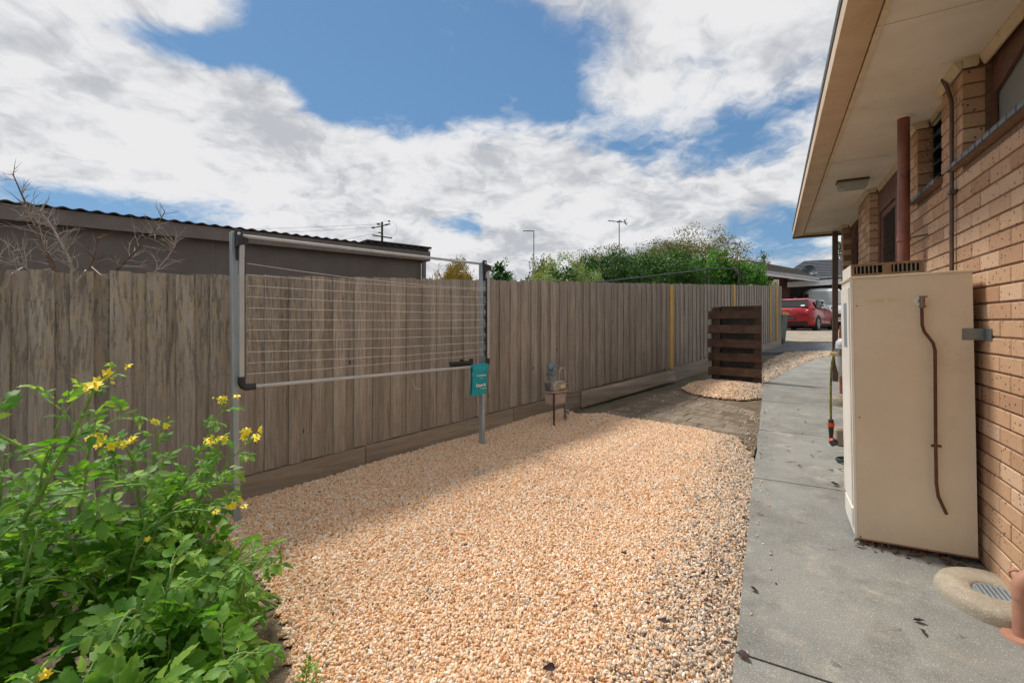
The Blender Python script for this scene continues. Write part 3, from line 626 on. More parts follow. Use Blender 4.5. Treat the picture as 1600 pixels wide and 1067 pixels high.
# small louvre window
w2 = part('window', MB().box((4.012, AR - .01, SILL + .08), (4.05, AR + .05, SOF - .001), H).box((4.55, AR - .01, SILL + .08), (4.588, AR + .05, SOF - .001), H).box((4.05, AR - .01, SOF - .05), (4.55, AR + .05, SOF - .001), H), M['black'], house)
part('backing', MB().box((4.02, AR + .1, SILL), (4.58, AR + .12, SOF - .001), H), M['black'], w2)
for k in range(5):
    z = SILL + .12 + k * .105
    part('louvre_blade', MB().prism([(AR - .06, z), (AR - .056, z + .006), (AR + .045, z + .085), (AR + .041, z + .08)], 4.052, 4.548, lambda q, s, z_: H(s, q, z_)), M['louvre'], w2)
sill_tiles(w2, 3.98, 4.66)
# door recess: side light (near) and security door (far)
w3 = part('window', arch_panel(5.06, 5.66, .35, SOF - .06, 2.45, AR + .0, AR + .06, .05), M['brownpaint'], house)
part('pane', MB().box((5.06, AR + .065, .3), (5.66, AR + .075, SOF - .06), H), M['dark_pane'], w3)
d1 = part('door', MB().box((5.67, AR - .02, .2), (5.76, AR + .08, SOF - .06), H).box((6.52, AR - .02, .2), (6.60, AR + .08, SOF - .06), H).box((5.76, AR - .02, 2.52), (6.52, AR + .08, SOF - .06), H), M['brownpaint'], house)
part('door_frame', MB().box((5.77, AR - .005, .25), (5.83, AR + .03, 2.51), H).box((6.45, AR - .005, .25), (6.51, AR + .03, 2.51), H).box((5.83, AR - .005, 2.45), (6.45, AR + .03, 2.51), H).box((5.83, AR - .005, 1.2), (6.45, AR + .03, 1.3), H), M['brownpaint'], d1)
part('door_leaf', MB().box((5.77, AR + .1, .25), (6.51, AR + .13, 2.51), H), M['black'], d1)
gm = MB()
for z0, z1 in ((1.3, 2.45), (.3, 1.2)):
    for sg in (1, -1):
        k = -12
        while k < 26:
            # diagonal bars clipped to the panel
            p = []; s_a = 5.83 + k * .07
            for q in np.linspace(0, 1, 41):
                zz = z0 + (z1 - z0) * q; ss = s_a + (zz - z0) * .55 * sg
                if 5.83 <= ss <= 6.45: p.append(H(ss, AR + .012 + .004 * sg, zz))
            if len(p) > 1: gm.tube([p[0], p[-1]], .0045, 4)
            k += 1
part('security_mesh', gm, M['mesh'], d1); tag(d1.children[-1], kind='stuff')
# far arched opening
w4 = part('window', arch_panel(7.39, 8.85, .35, SOF - .06, 2.35, AR + .0, AR + .06, .08), M['brownpaint'], house)
part('pane', MB().box((7.39, AR + .065, .3), (8.85, AR + .075, SOF - .06), H), M['dark_pane'], w4)
part('corner_post', MB().box((9.2, .855, -.2), (9.29, .93, SOF - .031), H), M['darkmetal'], house)

# things fixed to the house
def ring(p, r, n=14): return [p + Vector((r * math.cos(2 * math.pi * k / n), r * math.sin(2 * math.pi * k / n), 0)) for k in range(n)]
vp = H(4.41, .845, 0)
vent = thing('vent_pipe', vp, 'terracotta vent pipe rising behind the heater into the soffit', 'pipe')
part('pipe', MB().tube([vp + Vector((0, 0, -.05)), vp + Vector((0, 0, SOF + .01))], .037, 18), M['terracotta'], vent, smooth=True)
part('soffit_collar', MB().lathe([(.038, SOF - .012), (.062, SOF - .010), (.066, SOF - .001)], frame(vp, 0), 18), M['soffit'], vent, smooth=True)
zb = CAMZ + (502 - 374) / FPX * vp.y
cl = part('clamp', MB().lathe([(.0375, zb - .014), (.043, zb - .014), (.043, zb + .014), (.0375, zb + .014)], frame(vp, 0), 18), M['terracotta'], vent, smooth=True)
part('stay', MB().tube([H(4.37, .87, zb), H(4.30, AW + .01, zb + .01)], .006, 6), M['darkmetal'], cl)
e = [at_a(1473, 125, AW - .035), at_a(1481, 140, AW - .025), at_a(1487, 160, AW - .02)]
cd = thing('conduit_pipe', e[2], 'thin dark conduit bent at the soffit running down the brick wall', 'pipe')
s_c = e[2].dot(U)
part('pipe', MB().tube([e[0], e[1], e[2], H(s_c, AW - .02, 2.3), H(s_c, AW - .02, .4)], .011, 8), M['darkmetal'], cd, smooth=True)
for z in (2.08, 1.2): part('saddle_clip', MB().box((s_c - .025, AW - .036, z - .012), (s_c + .025, AW - .001, z + .012), H), M['darkmetal'], cd)
lt = thing('eave_light', H(6.1, .70, SOF), 'rectangular bunker light with clouded diffuser under the eave', 'light')
part('base_plate', MB().box((6.03, .60, SOF - .022), (6.17, .88, SOF - .001), H), M['darkmetal'], lt)
part('diffuser', MB().prism([(.61, SOF - .022), (.615, SOF - .085), (.63, SOF - .098), (.85, SOF - .098), (.865, SOF - .085), (.87, SOF - .022)], 6.035, 6.165, lambda a, s, z: H(s, a, z)), M['louvre'], lt, bevel=.004)

# ================================================================== THE FENCE
fence = thing('paling_fence', F(3, 0, 0), 'long weathered grey timber paling fence along the left side', 'fence')
frot = math.atan2(FD.y, FD.x); PZ0, PZ1 = .17, 1.72
def paling_mesh(w, top, k):
    mb = MB(); L = PZ1 - PZ0
    a, b = random.uniform(-.006, .006), random.uniform(-.006, .006)
    mb.add([(-w / 2, -.008, 0), (w / 2, -.008, 0), (w / 2, .008, 0), (-w / 2, .008, 0), (-w / 2, -.008, L + a), (w / 2, -.008, L + b), (w / 2, .008, L + b), (-w / 2, .008, L + a)],
           [(0, 1, 5, 4), (1, 2, 6, 5), (2, 3, 7, 6), (3, 0, 4, 7), (4, 5, 6, 7), (3, 2, 1, 0)])
    for z in (.22, .80, 1.37):
        for sx in (-.28, .30):
            x0, z0 = sx * w + random.uniform(-.006, .006), z + random.uniform(-.012, .012); n = 6
            mb.add([(x0 + .0035 * math.cos(2 * math.pi * j / n), -.0088, z0 + .0035 * math.sin(2 * math.pi * j / n)) for j in range(n)], [tuple(range(n))], 1)
    return mb.mesh('paling', [M['paling'], M['tyre']], recalc=False)
pm = [paling_mesh(.108, 0, k) for k in range(6)] + [paling_mesh(.1, 0, k) for k in range(3)]
npm = MB().box((-.045, -.011, 0), (.045, .011, PZ1 - PZ0)).mesh('paling', M['new_pine'])
def t_at(x):
    r = (x - CX) / FPX; return (r * F0.y - F0.x) / (FD.x - r * FD.y)
T0, T1 = -4.2, t_at(1221)
t = T0; k = 0
while t < T1:
    me = random.choice(pm[:6]) if random.random() < .8 else random.choice(pm[6:])
    p = F(t, 0, PZ0 + random.uniform(-.006, .006) + (.006 if k % 2 else 0))
    if 3.9 < t < 7.4: p.z += .0
    o = link('paling', me, fence, p + FN * (.009 if k % 2 else -.0085))
    o.rotation_euler = (random.uniform(-.004, .004), random.uniform(-.006, .006), frot + random.uniform(-.012, .012))
    t += random.uniform(.085, .098); k += 1
for x, w in ((1047, 1.15), (1145, 1.1), (1202, .9), (1212, .7)):
    p = F(t_at(x), .029, PZ0 - .02 if x == 1047 else PZ0 + .02); o = link('paling', npm, fence, p); o.rotation_euler = (0, 0, frot); o.scale = (w, 1, 1)
    tag(o, label='fresh yellow pine paling')
ts = [T0, t_at(-40), t_at(570), t_at(800), t_at(905), t_at(1040), t_at(1130), T1 - .02]
for i, (a, b) in enumerate(zip(ts, ts[1:])):
    if i == 4:                                   # the plank that has come loose and leans out
        pl = MB().add([F(a, .03, -.06), F(b + .1, .14, -.04), F(b + .1, .165, -.04), F(a, .055, -.06), F(a, .03, .165), F(b + .1, .09, .125), F(b + .1, .115, .125), F(a, .055, .165)],
                      [(0, 1, 5, 4), (1, 2, 6, 5), (2, 3, 7, 6), (3, 0, 4, 7), (4, 5, 6, 7), (3, 2, 1, 0)])
        part('plinth_board', pl, M['plinth'], fence); part('plinth_board', MB().box((a + .02, -.012, -.2), (b - .01, .012, .13), F), M['plinth'], fence); continue
    part('plinth_board', MB().box((a + .004, -.012, -.2), (b - .004, .021, PZ0 - .004), F), M['plinth'], fence)
part('light_gap_strip', MB().box((T0, -.045, -.1), (T1, -.022, .30), F), M['plinth'], fence)  # hidden strip added behind the palings to stop light leaking under them
for zr in (.42, .97, 1.52):
    part('rail', MB().box((T0, -.075, zr), (T1, -.03, zr + .07), F), M['plinth'], fence)
tt = T0 + .3
while tt < T1 + .2:
    part('post', MB().box((tt, -.18, -.3), (tt + .1, -.08, 1.62), F), M['plinth'], fence); tt += 2.4
# pale capped neighbour fence behind the far end
nf = thing('capped_fence', pix(1190, 470, 14), 'pale capped fence section behind the paling fence end', 'fence')
a_, b_ = pix(1165, 449, 13.5), pix(1213, 441, 14.5)
for k in range(9):
    q = a_.lerp(b_, k / 8); part('paling', MB().box((-.07, -.01, -1.5), (.07, .01, 0), frame(q, math.atan2(b_.y - a_.y, b_.x - a_.x))), M['fascia'], nf)
part('capping', MB().tube([a_ + Vector((0, 0, .03)), b_ + Vector((0, 0, .03))], .045, 4), M['trim'], nf)
part('end_post', MB().box((-.06, -.06, -1.6), (.06, .06, .08), frame(b_, .8)), M['trim'], nf)

# ================================================================== WATER HEATER
hs0, hs1, ha0, ha1, hz0, hz1 = 3.30, 3.70, .412, .938, .05, 1.56
hc = H(3.5, .67, .02); tilt = rad(1.6)
def HT(s, a, z):                                          # the heater leans a little towards the yard
    da, dz = a - .67, z - .05
    return H(s, .67 + da * math.cos(tilt) - dz * math.sin(tilt) * .55, .05 + dz * math.cos(tilt) + da * math.sin(tilt))
wh = thing('water_heater', hc, 'tall beige gas water heater cabinet standing against the brick wall', 'water heater')
part('cabinet', MB().box((hs0 + .004, ha0 + .004, hz0), (hs1, ha1, hz1), HT), M['heater_side'], wh, bevel=.006)
part('end_panel', MB().box((hs0, ha0 + .014, hz0 - .004), (hs0 + .003, ha1 - .002, hz1 - .012), HT), M['heater'], wh)
part('corner_flange', MB().box((hs0 - .002, ha0 + .0, hz0 - .012), (hs0 + .006, ha0 + .013, hz1 - .006), HT), M['heater_side'], wh)
part('side_panel', MB().box((hs0 + .06, ha0 - .004, .22), (hs1 - .02, ha0 + .003, hz1 - .05), HT), M['heater_side'], wh, bevel=.002)
part('base_flap', MB().box((hs0 + .05, ha0 - .006, .10), (hs1 - .06, ha0 + .003, .205), HT), M['heater_side'], wh)
part('sticker', MB().box((hs0 + .12, ha0 - .0055, 1.15), (hs0 + .25, ha0 - .0042, 1.42), HT), M['silver_blue'], wh)
part('lid_edge', MB().box((hs0 - .003, ha0 - .004, hz1 - .008), (hs1 + .002, ha1 + .002, hz1 + .006), HT), M['heater'], wh, bevel=.002)
for k in range(4):
    part('foot', MB().box((hs0 + .03 + (k % 2) * .28, ha0 + .05 + (k // 2) * .36, -.03), (hs0 + .08 + (k % 2) * .28, ha0 + .1 + (k // 2) * .36, .052), H), M['plastic'], wh)
# flue cowl on top with slotted grille
c0, c1, cz0, cz1 = ha0 + .012, ha0 + .335, hz1 + .007, hz1 + .078
cowl = part('cowl', MB().box((hs0 + .02, c0, cz1 - .012), (hs1 - .01, c1, cz1), HT).box((hs0 + .015, c0, cz0), (hs0 + .03, c0 + .012, cz1 - .0125), HT).box((hs0 + .015, c1 - .012, cz0), (hs0 + .03, c1, cz1 - .0125), HT)
            .box((hs0 + .012, c0, cz0), (hs0 + .03, c1, cz0 + .014), HT).box((hs0 + .013, (c0 + c1) / 2 - .02, cz0 + .0145), (hs0 + .029, (c0 + c1) / 2 + .02, cz1 - .0125), HT).box((hs0 + .031, c0, cz0), (hs1 - .01, c0 + .006, cz1 - .0125), HT), M['rust'], wh)
part('dark_core', MB().box((hs0 + .06, c0 + .02, cz0), (hs1 - .02, c1 - .01, cz1 - .013), HT), M['black'], wh)
for k in range(16):
    a = c0 + .024 + k * (c1 - c0 - .04) / 15
    if abs(a - (c0 + c1) / 2) < .028: continue
    part('fin', MB().box((hs0 + .02, a - .0035, cz0 + .0145), (hs0 + .026, a + .0035, cz1 - .0125), HT), M['grey_grille'], cowl)
part('side_cap', MB().box((hs0 + .03, c0 - .004, cz0), (hs1 - .012, c0 - .001, cz1 - .001), HT), M['heater_side'], cowl)
# label print too faint to read, relief valve and copper drain pipe
part('faded_label', MB().box((hs0 - .0012, ha0 + .045, 1.405), (hs0 - .0002, ha0 + .155, 1.435), HT), M['trim'], wh)
for k in range(4): part('faded_label', MB().box((hs0 - .0011, ha0 + .06 + .0 * k, 1.412 - .0 + k * .006 - .004), (hs0 - .00135, ha0 + .10 + .012 * (k % 2), 1.4135 + k * .006 - .004), HT), M['gutter'], wh)
part('faded_label', MB().box((hs0 - .0012, ha0 + .17, 1.41), (hs0 - .0002, ha0 + .235, 1.436), HT), M['trim'], wh)
part('rust_edge', MB().box((hs0 - .0016, ha0 + .014, hz0 - .0045), (hs0 + .002, ha1 - .004, hz0 + .004), HT), M['rust'], wh)
vx = at_s(1440, 470, hs0 - .02); va = vx.dot(N); vz = vx.z
val = part('relief_valve', MB().tube([H(hs0 + .002, va, vz), H(hs0 - .035, va, vz)], .013, 10).tube([H(hs0 - .032, va, vz + .022), H(hs0 - .032, va, vz - .03)], .012, 10).box((hs0 - .045, va - .012, vz + .018), (hs0 - .02, va + .02, vz + .026), H).lathe([(.016, vz - .038), (.016, vz - .026)], frame(H(hs0 - .032, va, 0), 0), 6), M['brass'], wh, smooth=True)
part('escutcheon', MB().tube([H(hs0 - .0005, va, vz), H(hs0 - .006, va, vz)], .028, 20), M['heater_side'], val, smooth=True)
pp = [at_s(x, y, hs0 - .032) for x, y in [(1440, 474), (1441, 508), (1444, 518), (1452, 528), (1458, 536), (1461, 548), (1462, 690), (1463, 755), (1466, 775), (1479, 803)]]
cp = part('drain_pipe', MB().tube(pp, .0078, 10), M['copper'], wh, smooth=True)
part('pipe_clip', MB().tube([at_s(1455, 696, hs0 - .02), at_s(1471, 697, hs0 - .02)], .007, 6), M['copper'], cp)
for x, y in ((1339, 478), (1343, 652), (1345, 838), (1358, 848), (1448, 858)): part('screw', MB().tube([at_s(x, y, hs0 - .0025), at_s(x, y, hs0 + .002)], .004, 8), M['copper'], wh)
br = [at_s(x, y, hs0 - .001) for x, y in ((1503, 513), (1503, 531))]
b0, b1 = br[0].dot(N), ha1
zb0, zb1 = br[1].z, br[0].z
part('wall_strap', MB().box((hs0 - .004, b0, zb0), (hs0 - .001, AW - .005, zb1), H).box((hs0 - .1, AW - .005, zb0), (hs0 - .001, AW - .002, zb1), H), M['galv'], wh)
# leaf litter caught under the heater
lit = MB()
for k in range(90):
    p = H(random.uniform(3.22, 3.42), random.uniform(.42, .94), 0); p.z = G(p.x, p.y) + .024 + random.random() * .02
    e = Euler((random.uniform(-.7, .7), random.uniform(-.7, .7), random.uniform(0, 6.3))).to_matrix(); L = random.uniform(.012, .026)
    lit.add([p + e @ Vector(v) for v in ((-L, 0, 0), (0, -L * .45, .004), (L, 0, 0), (0, L * .45, .004))], [(0, 1, 2, 3)])
tag(part('leaf_litter', lit, M['litter'], recalc=False), 'dry brown leaf litter caught under the beige heater', 'leaf litter', kind='stuff')

# ================================================================== DRAINS, PIPES AND HOSE BY THE WALL
gc = gpix(1532, 931); gfr0 = frame((gc.x, gc.y, G(gc.x, gc.y) + .02), -HA)
def blob_ring(rx, ry, z, n=40, seed=0, amp=.02):
    return [(rx * math.cos(2 * math.pi * k / n) * (1 + amp * mnoise.noise((math.cos(2 * math.pi * k / n) * 1.7 + seed, math.sin(2 * math.pi * k / n) * 1.7, z * 3))), ry * math.sin(2 * math.pi * k / n) * (1 + amp * mnoise.noise((math.cos(2 * math.pi * k / n) * 1.7, math.sin(2 * math.pi * k / n) * 1.7 + seed, 4))), z) for k in range(n)]
def loft(rings, fr, close=True):
    n = len(rings[0]); vs = [fr(*p) for r_ in rings for p in r_]
    fs = [(i * n + j, i * n + (j + 1) % n, (i + 1) * n + (j + 1) % n, (i + 1) * n + j) for i in range(len(rings) - 1) for j in range(n)]
    if close: fs.append(tuple((len(rings) - 1) * n + j for j in range(n)))
    return MB().add(vs, fs)
def gully(name, c, rx, ry, h, label, grate=True, shift=0):
    t_ = thing(name, (c.x, c.y, G(c.x, c.y) + .02), label, 'drain'); fr = frame((c.x, c.y, G(c.x, c.y) + .02), -HA)
    rg = [blob_ring(rx, ry, -.03, amp=.06), blob_ring(rx, ry, h * .4, amp=.06), blob_ring(rx * .96, ry * .96, h * .8, amp=.06), blob_ring(rx * .88, ry * .88, h, amp=.05)]
    off = lambda pts: [(x + shift, y, z) for x, y, z in pts]
    rg += [off(blob_ring(.088, .088, h * .92, amp=0)), off(blob_ring(.074, .074, h * .70, amp=0)), off(blob_ring(.072, .072, -.03, amp=0))]
    part('concrete_collar', loft(rg, fr, False), M['collar'], t_, smooth='all')
    part('shaft', MB().lathe([(.07, -.02), (.07, -.015)], lambda x, y, z: fr(x + shift, y, z), 20), M['black'], t_)
    if grate:
        gr = MB().lathe([(.066, h * .70), (.066, h * .78), (.073, h * .78), (.073, h * .70)], lambda x, y, z: fr(x + shift, y, z), 28)
        gg_ = part('grate', gr, M['silver_blue'], t_, smooth=True)
        for k in range(-3, 4):
            q = k * .0185; w = math.sqrt(max(0, .067 ** 2 - q * q))
            part('bar', MB().box((q - .004 + shift, -w, h * .70), (q + .004 + shift, w, h * .765), fr), M['silver_blue'], gg_)
        for k in range(-6, 7):
            q = k * .0098; w = math.sqrt(max(0, .067 ** 2 - q * q))
            part('bar', MB().box((-w + shift, q - .0018, h * .705), (w + shift, q + .0018, h * .755), fr), M['silver_blue'], gg_)
    return t_
gully('drain_gully', gc + N * .03 - U * .06, .205, .235, .055, 'round concrete drain surround with blue-grey grate at the wall foot', True, .0)
gully('drain_gully', gpix(1325, 634), .22, .2, .10, 'small tan concrete drain surround beyond the heater', False)
pc = gpix(1596, 1004)
dp = thing('waste_pipe', pc, 'thick salmon plastic waste pipe elbow entering the path by the drain', 'pipe')
top = Vector((pc.x, pc.y, CAMZ - (912 - HY) / FPX * pc.y))
part('pipe', MB().tube([pc + Vector((0, 0, -.02)), top + Vector((0, 0, -.06))], .028, 18).tube([top + Vector((0, 0, -.06)), top + Vector((0, 0, -.012)), top + N * .012 + Vector((0, 0, .02)), top + N * .05 + U * .0 + Vector((0, 0, .055)), top + N * .16 + Vector((0, 0, .13))], [.031, .032, .032, .032, .031], 18), M['salmon'], dp, smooth=True)
part('inlet_stub', MB().tube([top + Vector((0, 0, .0)), top + U * .05 - N * .0 + Vector((0, 0, .015))], .018, 14).tube([top + U * .05 + Vector((0, 0, .015)), top + U * .062 + Vector((0, 0, .018))], .022, 14), M['salmon'], dp, smooth=True)
part('mortar_bed', MB().lathe([(.066, -.005), (.06, .008), (.042, .014), (.028, .012)], frame((pc.x, pc.y, G(pc.x, pc.y) + .02), 0), 16), M['salmon'], dp, smooth=True)
rp = gpix(1317, 617)
tp = thing('riser_pipe', rp, 'reddish brown pipe standing at the wall beyond the hose', 'pipe')
part('pipe', MB().tube([rp, rp + Vector((0, 0, 1.0))], .04, 14), M['terracotta'], tp, smooth=True)
part('pipe_collar', MB().tube([rp + Vector((0, 0, .82)), rp + Vector((0, 0, .92))], .048, 14), M['terracotta'], tp, smooth=True)
bl = gpix(1318, 697)
tag(part('concrete_block', MB().box((-.08, -.08, 0), (.12, .1, .15), frame((bl.x, bl.y, G(bl.x, bl.y) + .018), -.35)).box((-.06, -.06, .15), (.1, .08, .158), frame((bl.x, bl.y, G(bl.x, bl.y) + .018), -.35)), M['collar'], bevel=.006), 'small grey concrete block on the path behind the heater', 'block')
# hose outlet: grey housing on a bracket from the wall, hose with spray gun
Yh = 4.0
ho = pix(1318, 555, Yh); 
hr = thing('hose_reel', ho, 'light grey rounded hose housing poking out behind the heater', 'hose reel')
sa = ho.dot(U); aa = ho.dot(N); hz = ho.z
part('housing', MB().lathe([(.01, -.19), (.035, -.17), (.055, -.08), (.062, 0), (.062, .06), (.058, .065), (.058, .075), (.06, .08), (.054, .12), (.03, .145), (.005, .15)], frame(ho, 0), 20), M['reel'], hr, smooth=True)
part('swivel', MB().tube([pix(1316, 550, Yh - .03), pix(1307, 549, Yh - .05)], .03, 14), M['galv'], hr, smooth=True)
part('bracket', MB().box((sa - .02, aa + .03, hz - .03), (sa + .02, AW - .001, hz + .03), H), M['galv'], hr)
gh = thing('garden_hose', pix(1298, 640, Yh), 'yellow green hose with orange and black spray gun hanging beside heater', 'hose')
hp = [pix(x, y, Yh - .05) for x, y in [(1306, 551), (1303, 556), (1300, 566), (1298.5, 585), (1298, 610), (1298, 640), (1298.5, 657)]]
part('hose', MB().tube(hp, .0085, 10), M['hose'], gh, smooth=True)
part('tap_fitting', MB().tube([pix(1295, 552, Yh - .05), pix(1309, 554, Yh - .05)], [.016, .019], 10), M['cream'], gh, smooth=True)
n0 = pix(1298.5, 655, Yh - .05)
def nz(z0, z1, r0, r1): return MB().tube([n0 + Vector((0, 0, z0)), n0 + Vector((0, 0, z1))], [r0, r1], 14)
part('connector', nz(0, -.03, .018, .021), M['plastic'], gh, smooth=True); part('orange_ring', nz(-.03, -.062, .026, .025), M['orange'], gh, smooth=True)
part('grip', nz(-.062, -.165, .021, .014), M['plastic'], gh, smooth=True)
n1_ = n0 + Vector((0, 0, -.165))
part('spray_ring', MB().tube([n1_ + Vector((0, 0, .0)), n1_ + Vector((.006, -.012, -.02))], [.018, .032], 14), M['orange'], gh, smooth=True)
part('spray_head', MB().tube([n1_ + Vector((.006, -.012, -.02)), n1_ + Vector((.012, -.034, -.045))], [.034, .031], 14), M['plastic'], gh, smooth=True)
cc = gpix(1327, 727)
cpts = [Vector((cc.x + .085 * math.cos(w) * (1 + .06 * math.sin(3 * w)), cc.y + .085 * math.sin(w), G(cc.x, cc.y) + .034 + .004 * w / 3)) for w in np.linspace(0, 13, 70)]
tag(part('hose_coil', MB().tube(cpts, .0095, 8), M['hose_dark'], smooth=True), 'short coil of dark green hose lying on the path', 'hose')

# ================================================================== CLOTHESLINE
PR = gpix(753, 692); PL = PR - FD * 2.26; PL.z = G(PL.x, PL.y)
TOPZ = 1.92
cln = thing('clothesline', (PR + PL) / 2, 'silver wall-type clothesline frame folded down between two posts', 'clothesline')
def fr_at(p, extra=0): return frame((p.x, p.y, 0), frot)             # x along the fence, -y into the yard
fl, frr = fr_at(PL), fr_at(PR)
for p, f_ in ((PL, fl), (PR, frr)):
    lean = .02 if p is PL else .0
    part('post', MB().prism([(-.02, G(p.x, p.y) - .2), (.02, G(p.x, p.y) - .2), (.02 - lean, TOPZ), (-.02 - lean, TOPZ)], -.03, .03, f_), M['silver_blue'], cln, bevel=.004)
part('top_bar', MB().tube([fl(-.01, -.005, TOPZ - .022), frr(0, -.005, TOPZ - .022)], .0125, 12), M['silver'], cln, smooth=True)
ZT, ZB, YF = 1.845, .845, -.075                                       # frame that hangs in front of the posts
for f_, sg in ((fl, 1), (frr, 1)):
    x0 = .012
    br_ = part('bracket', MB().prism([(-.022, TOPZ + .012), (.022, TOPZ + .012), (.03, TOPZ - .03), (.03, TOPZ - .09), (.012, TOPZ - .2), (-.012, TOPZ - .2), (-.022, TOPZ - .09)], -.05, -.031, f_), M['plastic'], cln, bevel=.003)
    part('pivot_arm', MB().prism([(-.018, TOPZ - .03), (.05, TOPZ - .045), (.052, TOPZ - .09), (-.018, TOPZ - .11)], -.094, -.051, f_), M['plastic'], br_, bevel=.004)
    part('pivot_bolt', MB().tube([f_(0, -.06, TOPZ - .015), f_(0, -.035, TOPZ - .015)], .010, 10), M['white'], br_)
    part('side_arm', MB().box((x0 - .014, YF - .018, ZB + .05), (x0 + .014, YF + .016, ZT), f_), M['silver'], cln, bevel=.003)
    part('line_strip', MB().box((x0 + (.0145 if f_ is fl else -.021), YF - .011, ZB + .07), (x0 + (.021 if f_ is fl else -.0145), YF + .009, ZT - .1), f_), M['plastic'], cln)
    if f_ is frr:
        for k in range(6): part('line_grip', MB().prism([(x0 - .035, 1.60 - k * .12), (x0 - .018, 1.63 - k * .12), (x0 - .018, 1.53 - k * .12), (x0 - .035, 1.56 - k * .12)], YF - .012, YF + .012, f_), M['plastic'], cln)
    d = 1 if f_ is fl else -1
    part('corner_elbow', MB().tube([f_(x0, YF, ZB + .075), f_(x0, YF, ZB + .03), f_(x0 + d * .008, YF, ZB + .010), f_(x0 + d * .03, YF, ZB), f_(x0 + d * .085, YF, ZB)], .024, 12), M['plastic'], cln, smooth=True)
part('bottom_bar', MB().tube([fl(.10, YF, ZB), frr(-.045, YF, ZB)], .0135, 12), M['silver'], cln, smooth=True)
for k in range(11):
    z = 1.70 - k * .0765; a, b = fl(.045, YF, z), frr(.008, YF, z + (-.0 if k else -.06) + (.0 if k < 10 else .03))
    n = 12; pts = [a.lerp(b, i / n) - Vector((0, 0, (.008 + .006 * random.random() + (.02 if k == 0 else 0)) * 4 * (i / n) * (1 - i / n))) for i in range(n + 1)]
    part('line', MB().tube(pts, .0021, 5), M['wire'], cln, smooth=True)
# peg comb clipped above the bar
q0 = fr_at(PR)
cb = part('peg_comb', MB().box((-.47, YF - .012, ZB + .038), (-.19, YF + .012, ZB + .062), q0), M['plastic'], cln)
for k in range(18): part('tooth', MB().box((-.465 + k * .0158, YF - .008, ZB + .014), (-.459 + k * .0158, YF + .008, ZB + .038), q0), M['plastic'], cb)
for x in (-.34, -.22): part('comb_clip', MB().box((x, YF - .014, ZB + .062), (x + .03, YF + .014, ZB + .08), q0), M['plastic'], cb)
# peg bag
bg = thing('peg_bag', q0(-.12, YF - .02, ZB), 'small teal fabric peg bag with white lettering hung on the lower bar', 'bag')
nb_, x0, x1 = 8, -.215, -.005
def cloth(zt, zb, y0, bulge, wob, xa, xb):
    vs = []; nx, nz_ = 10, 10
    for j in range(nz_ + 1):
        for i in range(nx + 1):
            u_, v_ = i / nx, j / nz_
            vs.append(q0(xa + (xb - xa) * u_ + .006 * math.sin(v_ * 5), y0 - bulge * math.sin(math.pi * u_) * math.sin(math.pi * min(1, v_ * 1.1)) - wob * mnoise.noise((u_ * 3, v_ * 3, y0 * 9)), zt + (zb - zt) * v_ + .008 * (u_ - .5) * v_))
    fs = [(j * (nx + 1) + i, j * (nx + 1) + i + 1, (j + 1) * (nx + 1) + i + 1, (j + 1) * (nx + 1) + i) for j in range(nz_) for i in range(nx)]
    return MB().add(vs, fs)
bagm = cloth(ZB + .02, ZB - .29, YF - .022, .018, .008, x0 + .004, x1 - .012); bagm2 = cloth(ZB + .02, ZB - .29, YF + .012, -.012, .006, x0 + .004, x1 - .012)
bagm.add(bagm2.v, bagm2.f)
part('pouch', bagm, M['teal'], bg, smooth='all', recalc=False)
fl_ = cloth(ZB + .018, ZB - .085, YF - .030, .008, .010, x0 - .002, x1 + .002); part('flap', fl_, M['teal'], bg, smooth='all', recalc=False)
part('bar_sleeve', MB().tube([q0(x0 - .002, YF - .008, ZB + .004), q0(x1 + .002, YF - .008, ZB + .004)], .021, 12), M['teal'], bg, smooth=True)
part('flap_hem', MB().box((x0 + .05, YF - .044, ZB - .098), (x1 - .04, YF - .036, ZB - .086), q0), M['wire'], bg)
part('snap', MB().tube([q0(-.11, YF - .043, ZB - .118), q0(-.11, YF - .049, ZB - .118)], .005, 8), M['white'], bg)
cu = bpy.data.curves.new('lettering', 'FONT'); cu.body = 'Daytek'; cu.size = .044; cu.extrude = .0006; cu.offset = .0012; cu.align_x = 'CENTER'; cu.materials.append(M['white'])
tx = bpy.data.objects.new('lettering', cu); COL.objects.link(tx)
bpy.context.view_layer.update()
me = bpy.data.meshes.new_from_object(tx.evaluated_get(bpy.context.evaluated_depsgraph_get())); bpy.data.objects.remove(tx)
if not me.materials: me.materials.append(M['white'])
o = link('lettering', me, bg, q0(-.122, YF - .051, ZB - .20)); o.rotation_euler = (rad(90), 0, frot)
for k in range(7): part('small_print', MB().box((-.115 + k * .010, YF - .050, ZB - .226), (-.108 + k * .010, YF - .048, ZB - .221), q0), M['white'], bg)
tag(part('cord_scrap', MB().tube([FW(t_at(642), .03, .72), FW(t_at(642) + .01, .035, .66), FW(t_at(646), .03, .625), FW(t_at(655), .035, .615)], .004, 6), M['wire'], smooth=True), 'short scrap of white cord tied to the fence palings', 'cord')

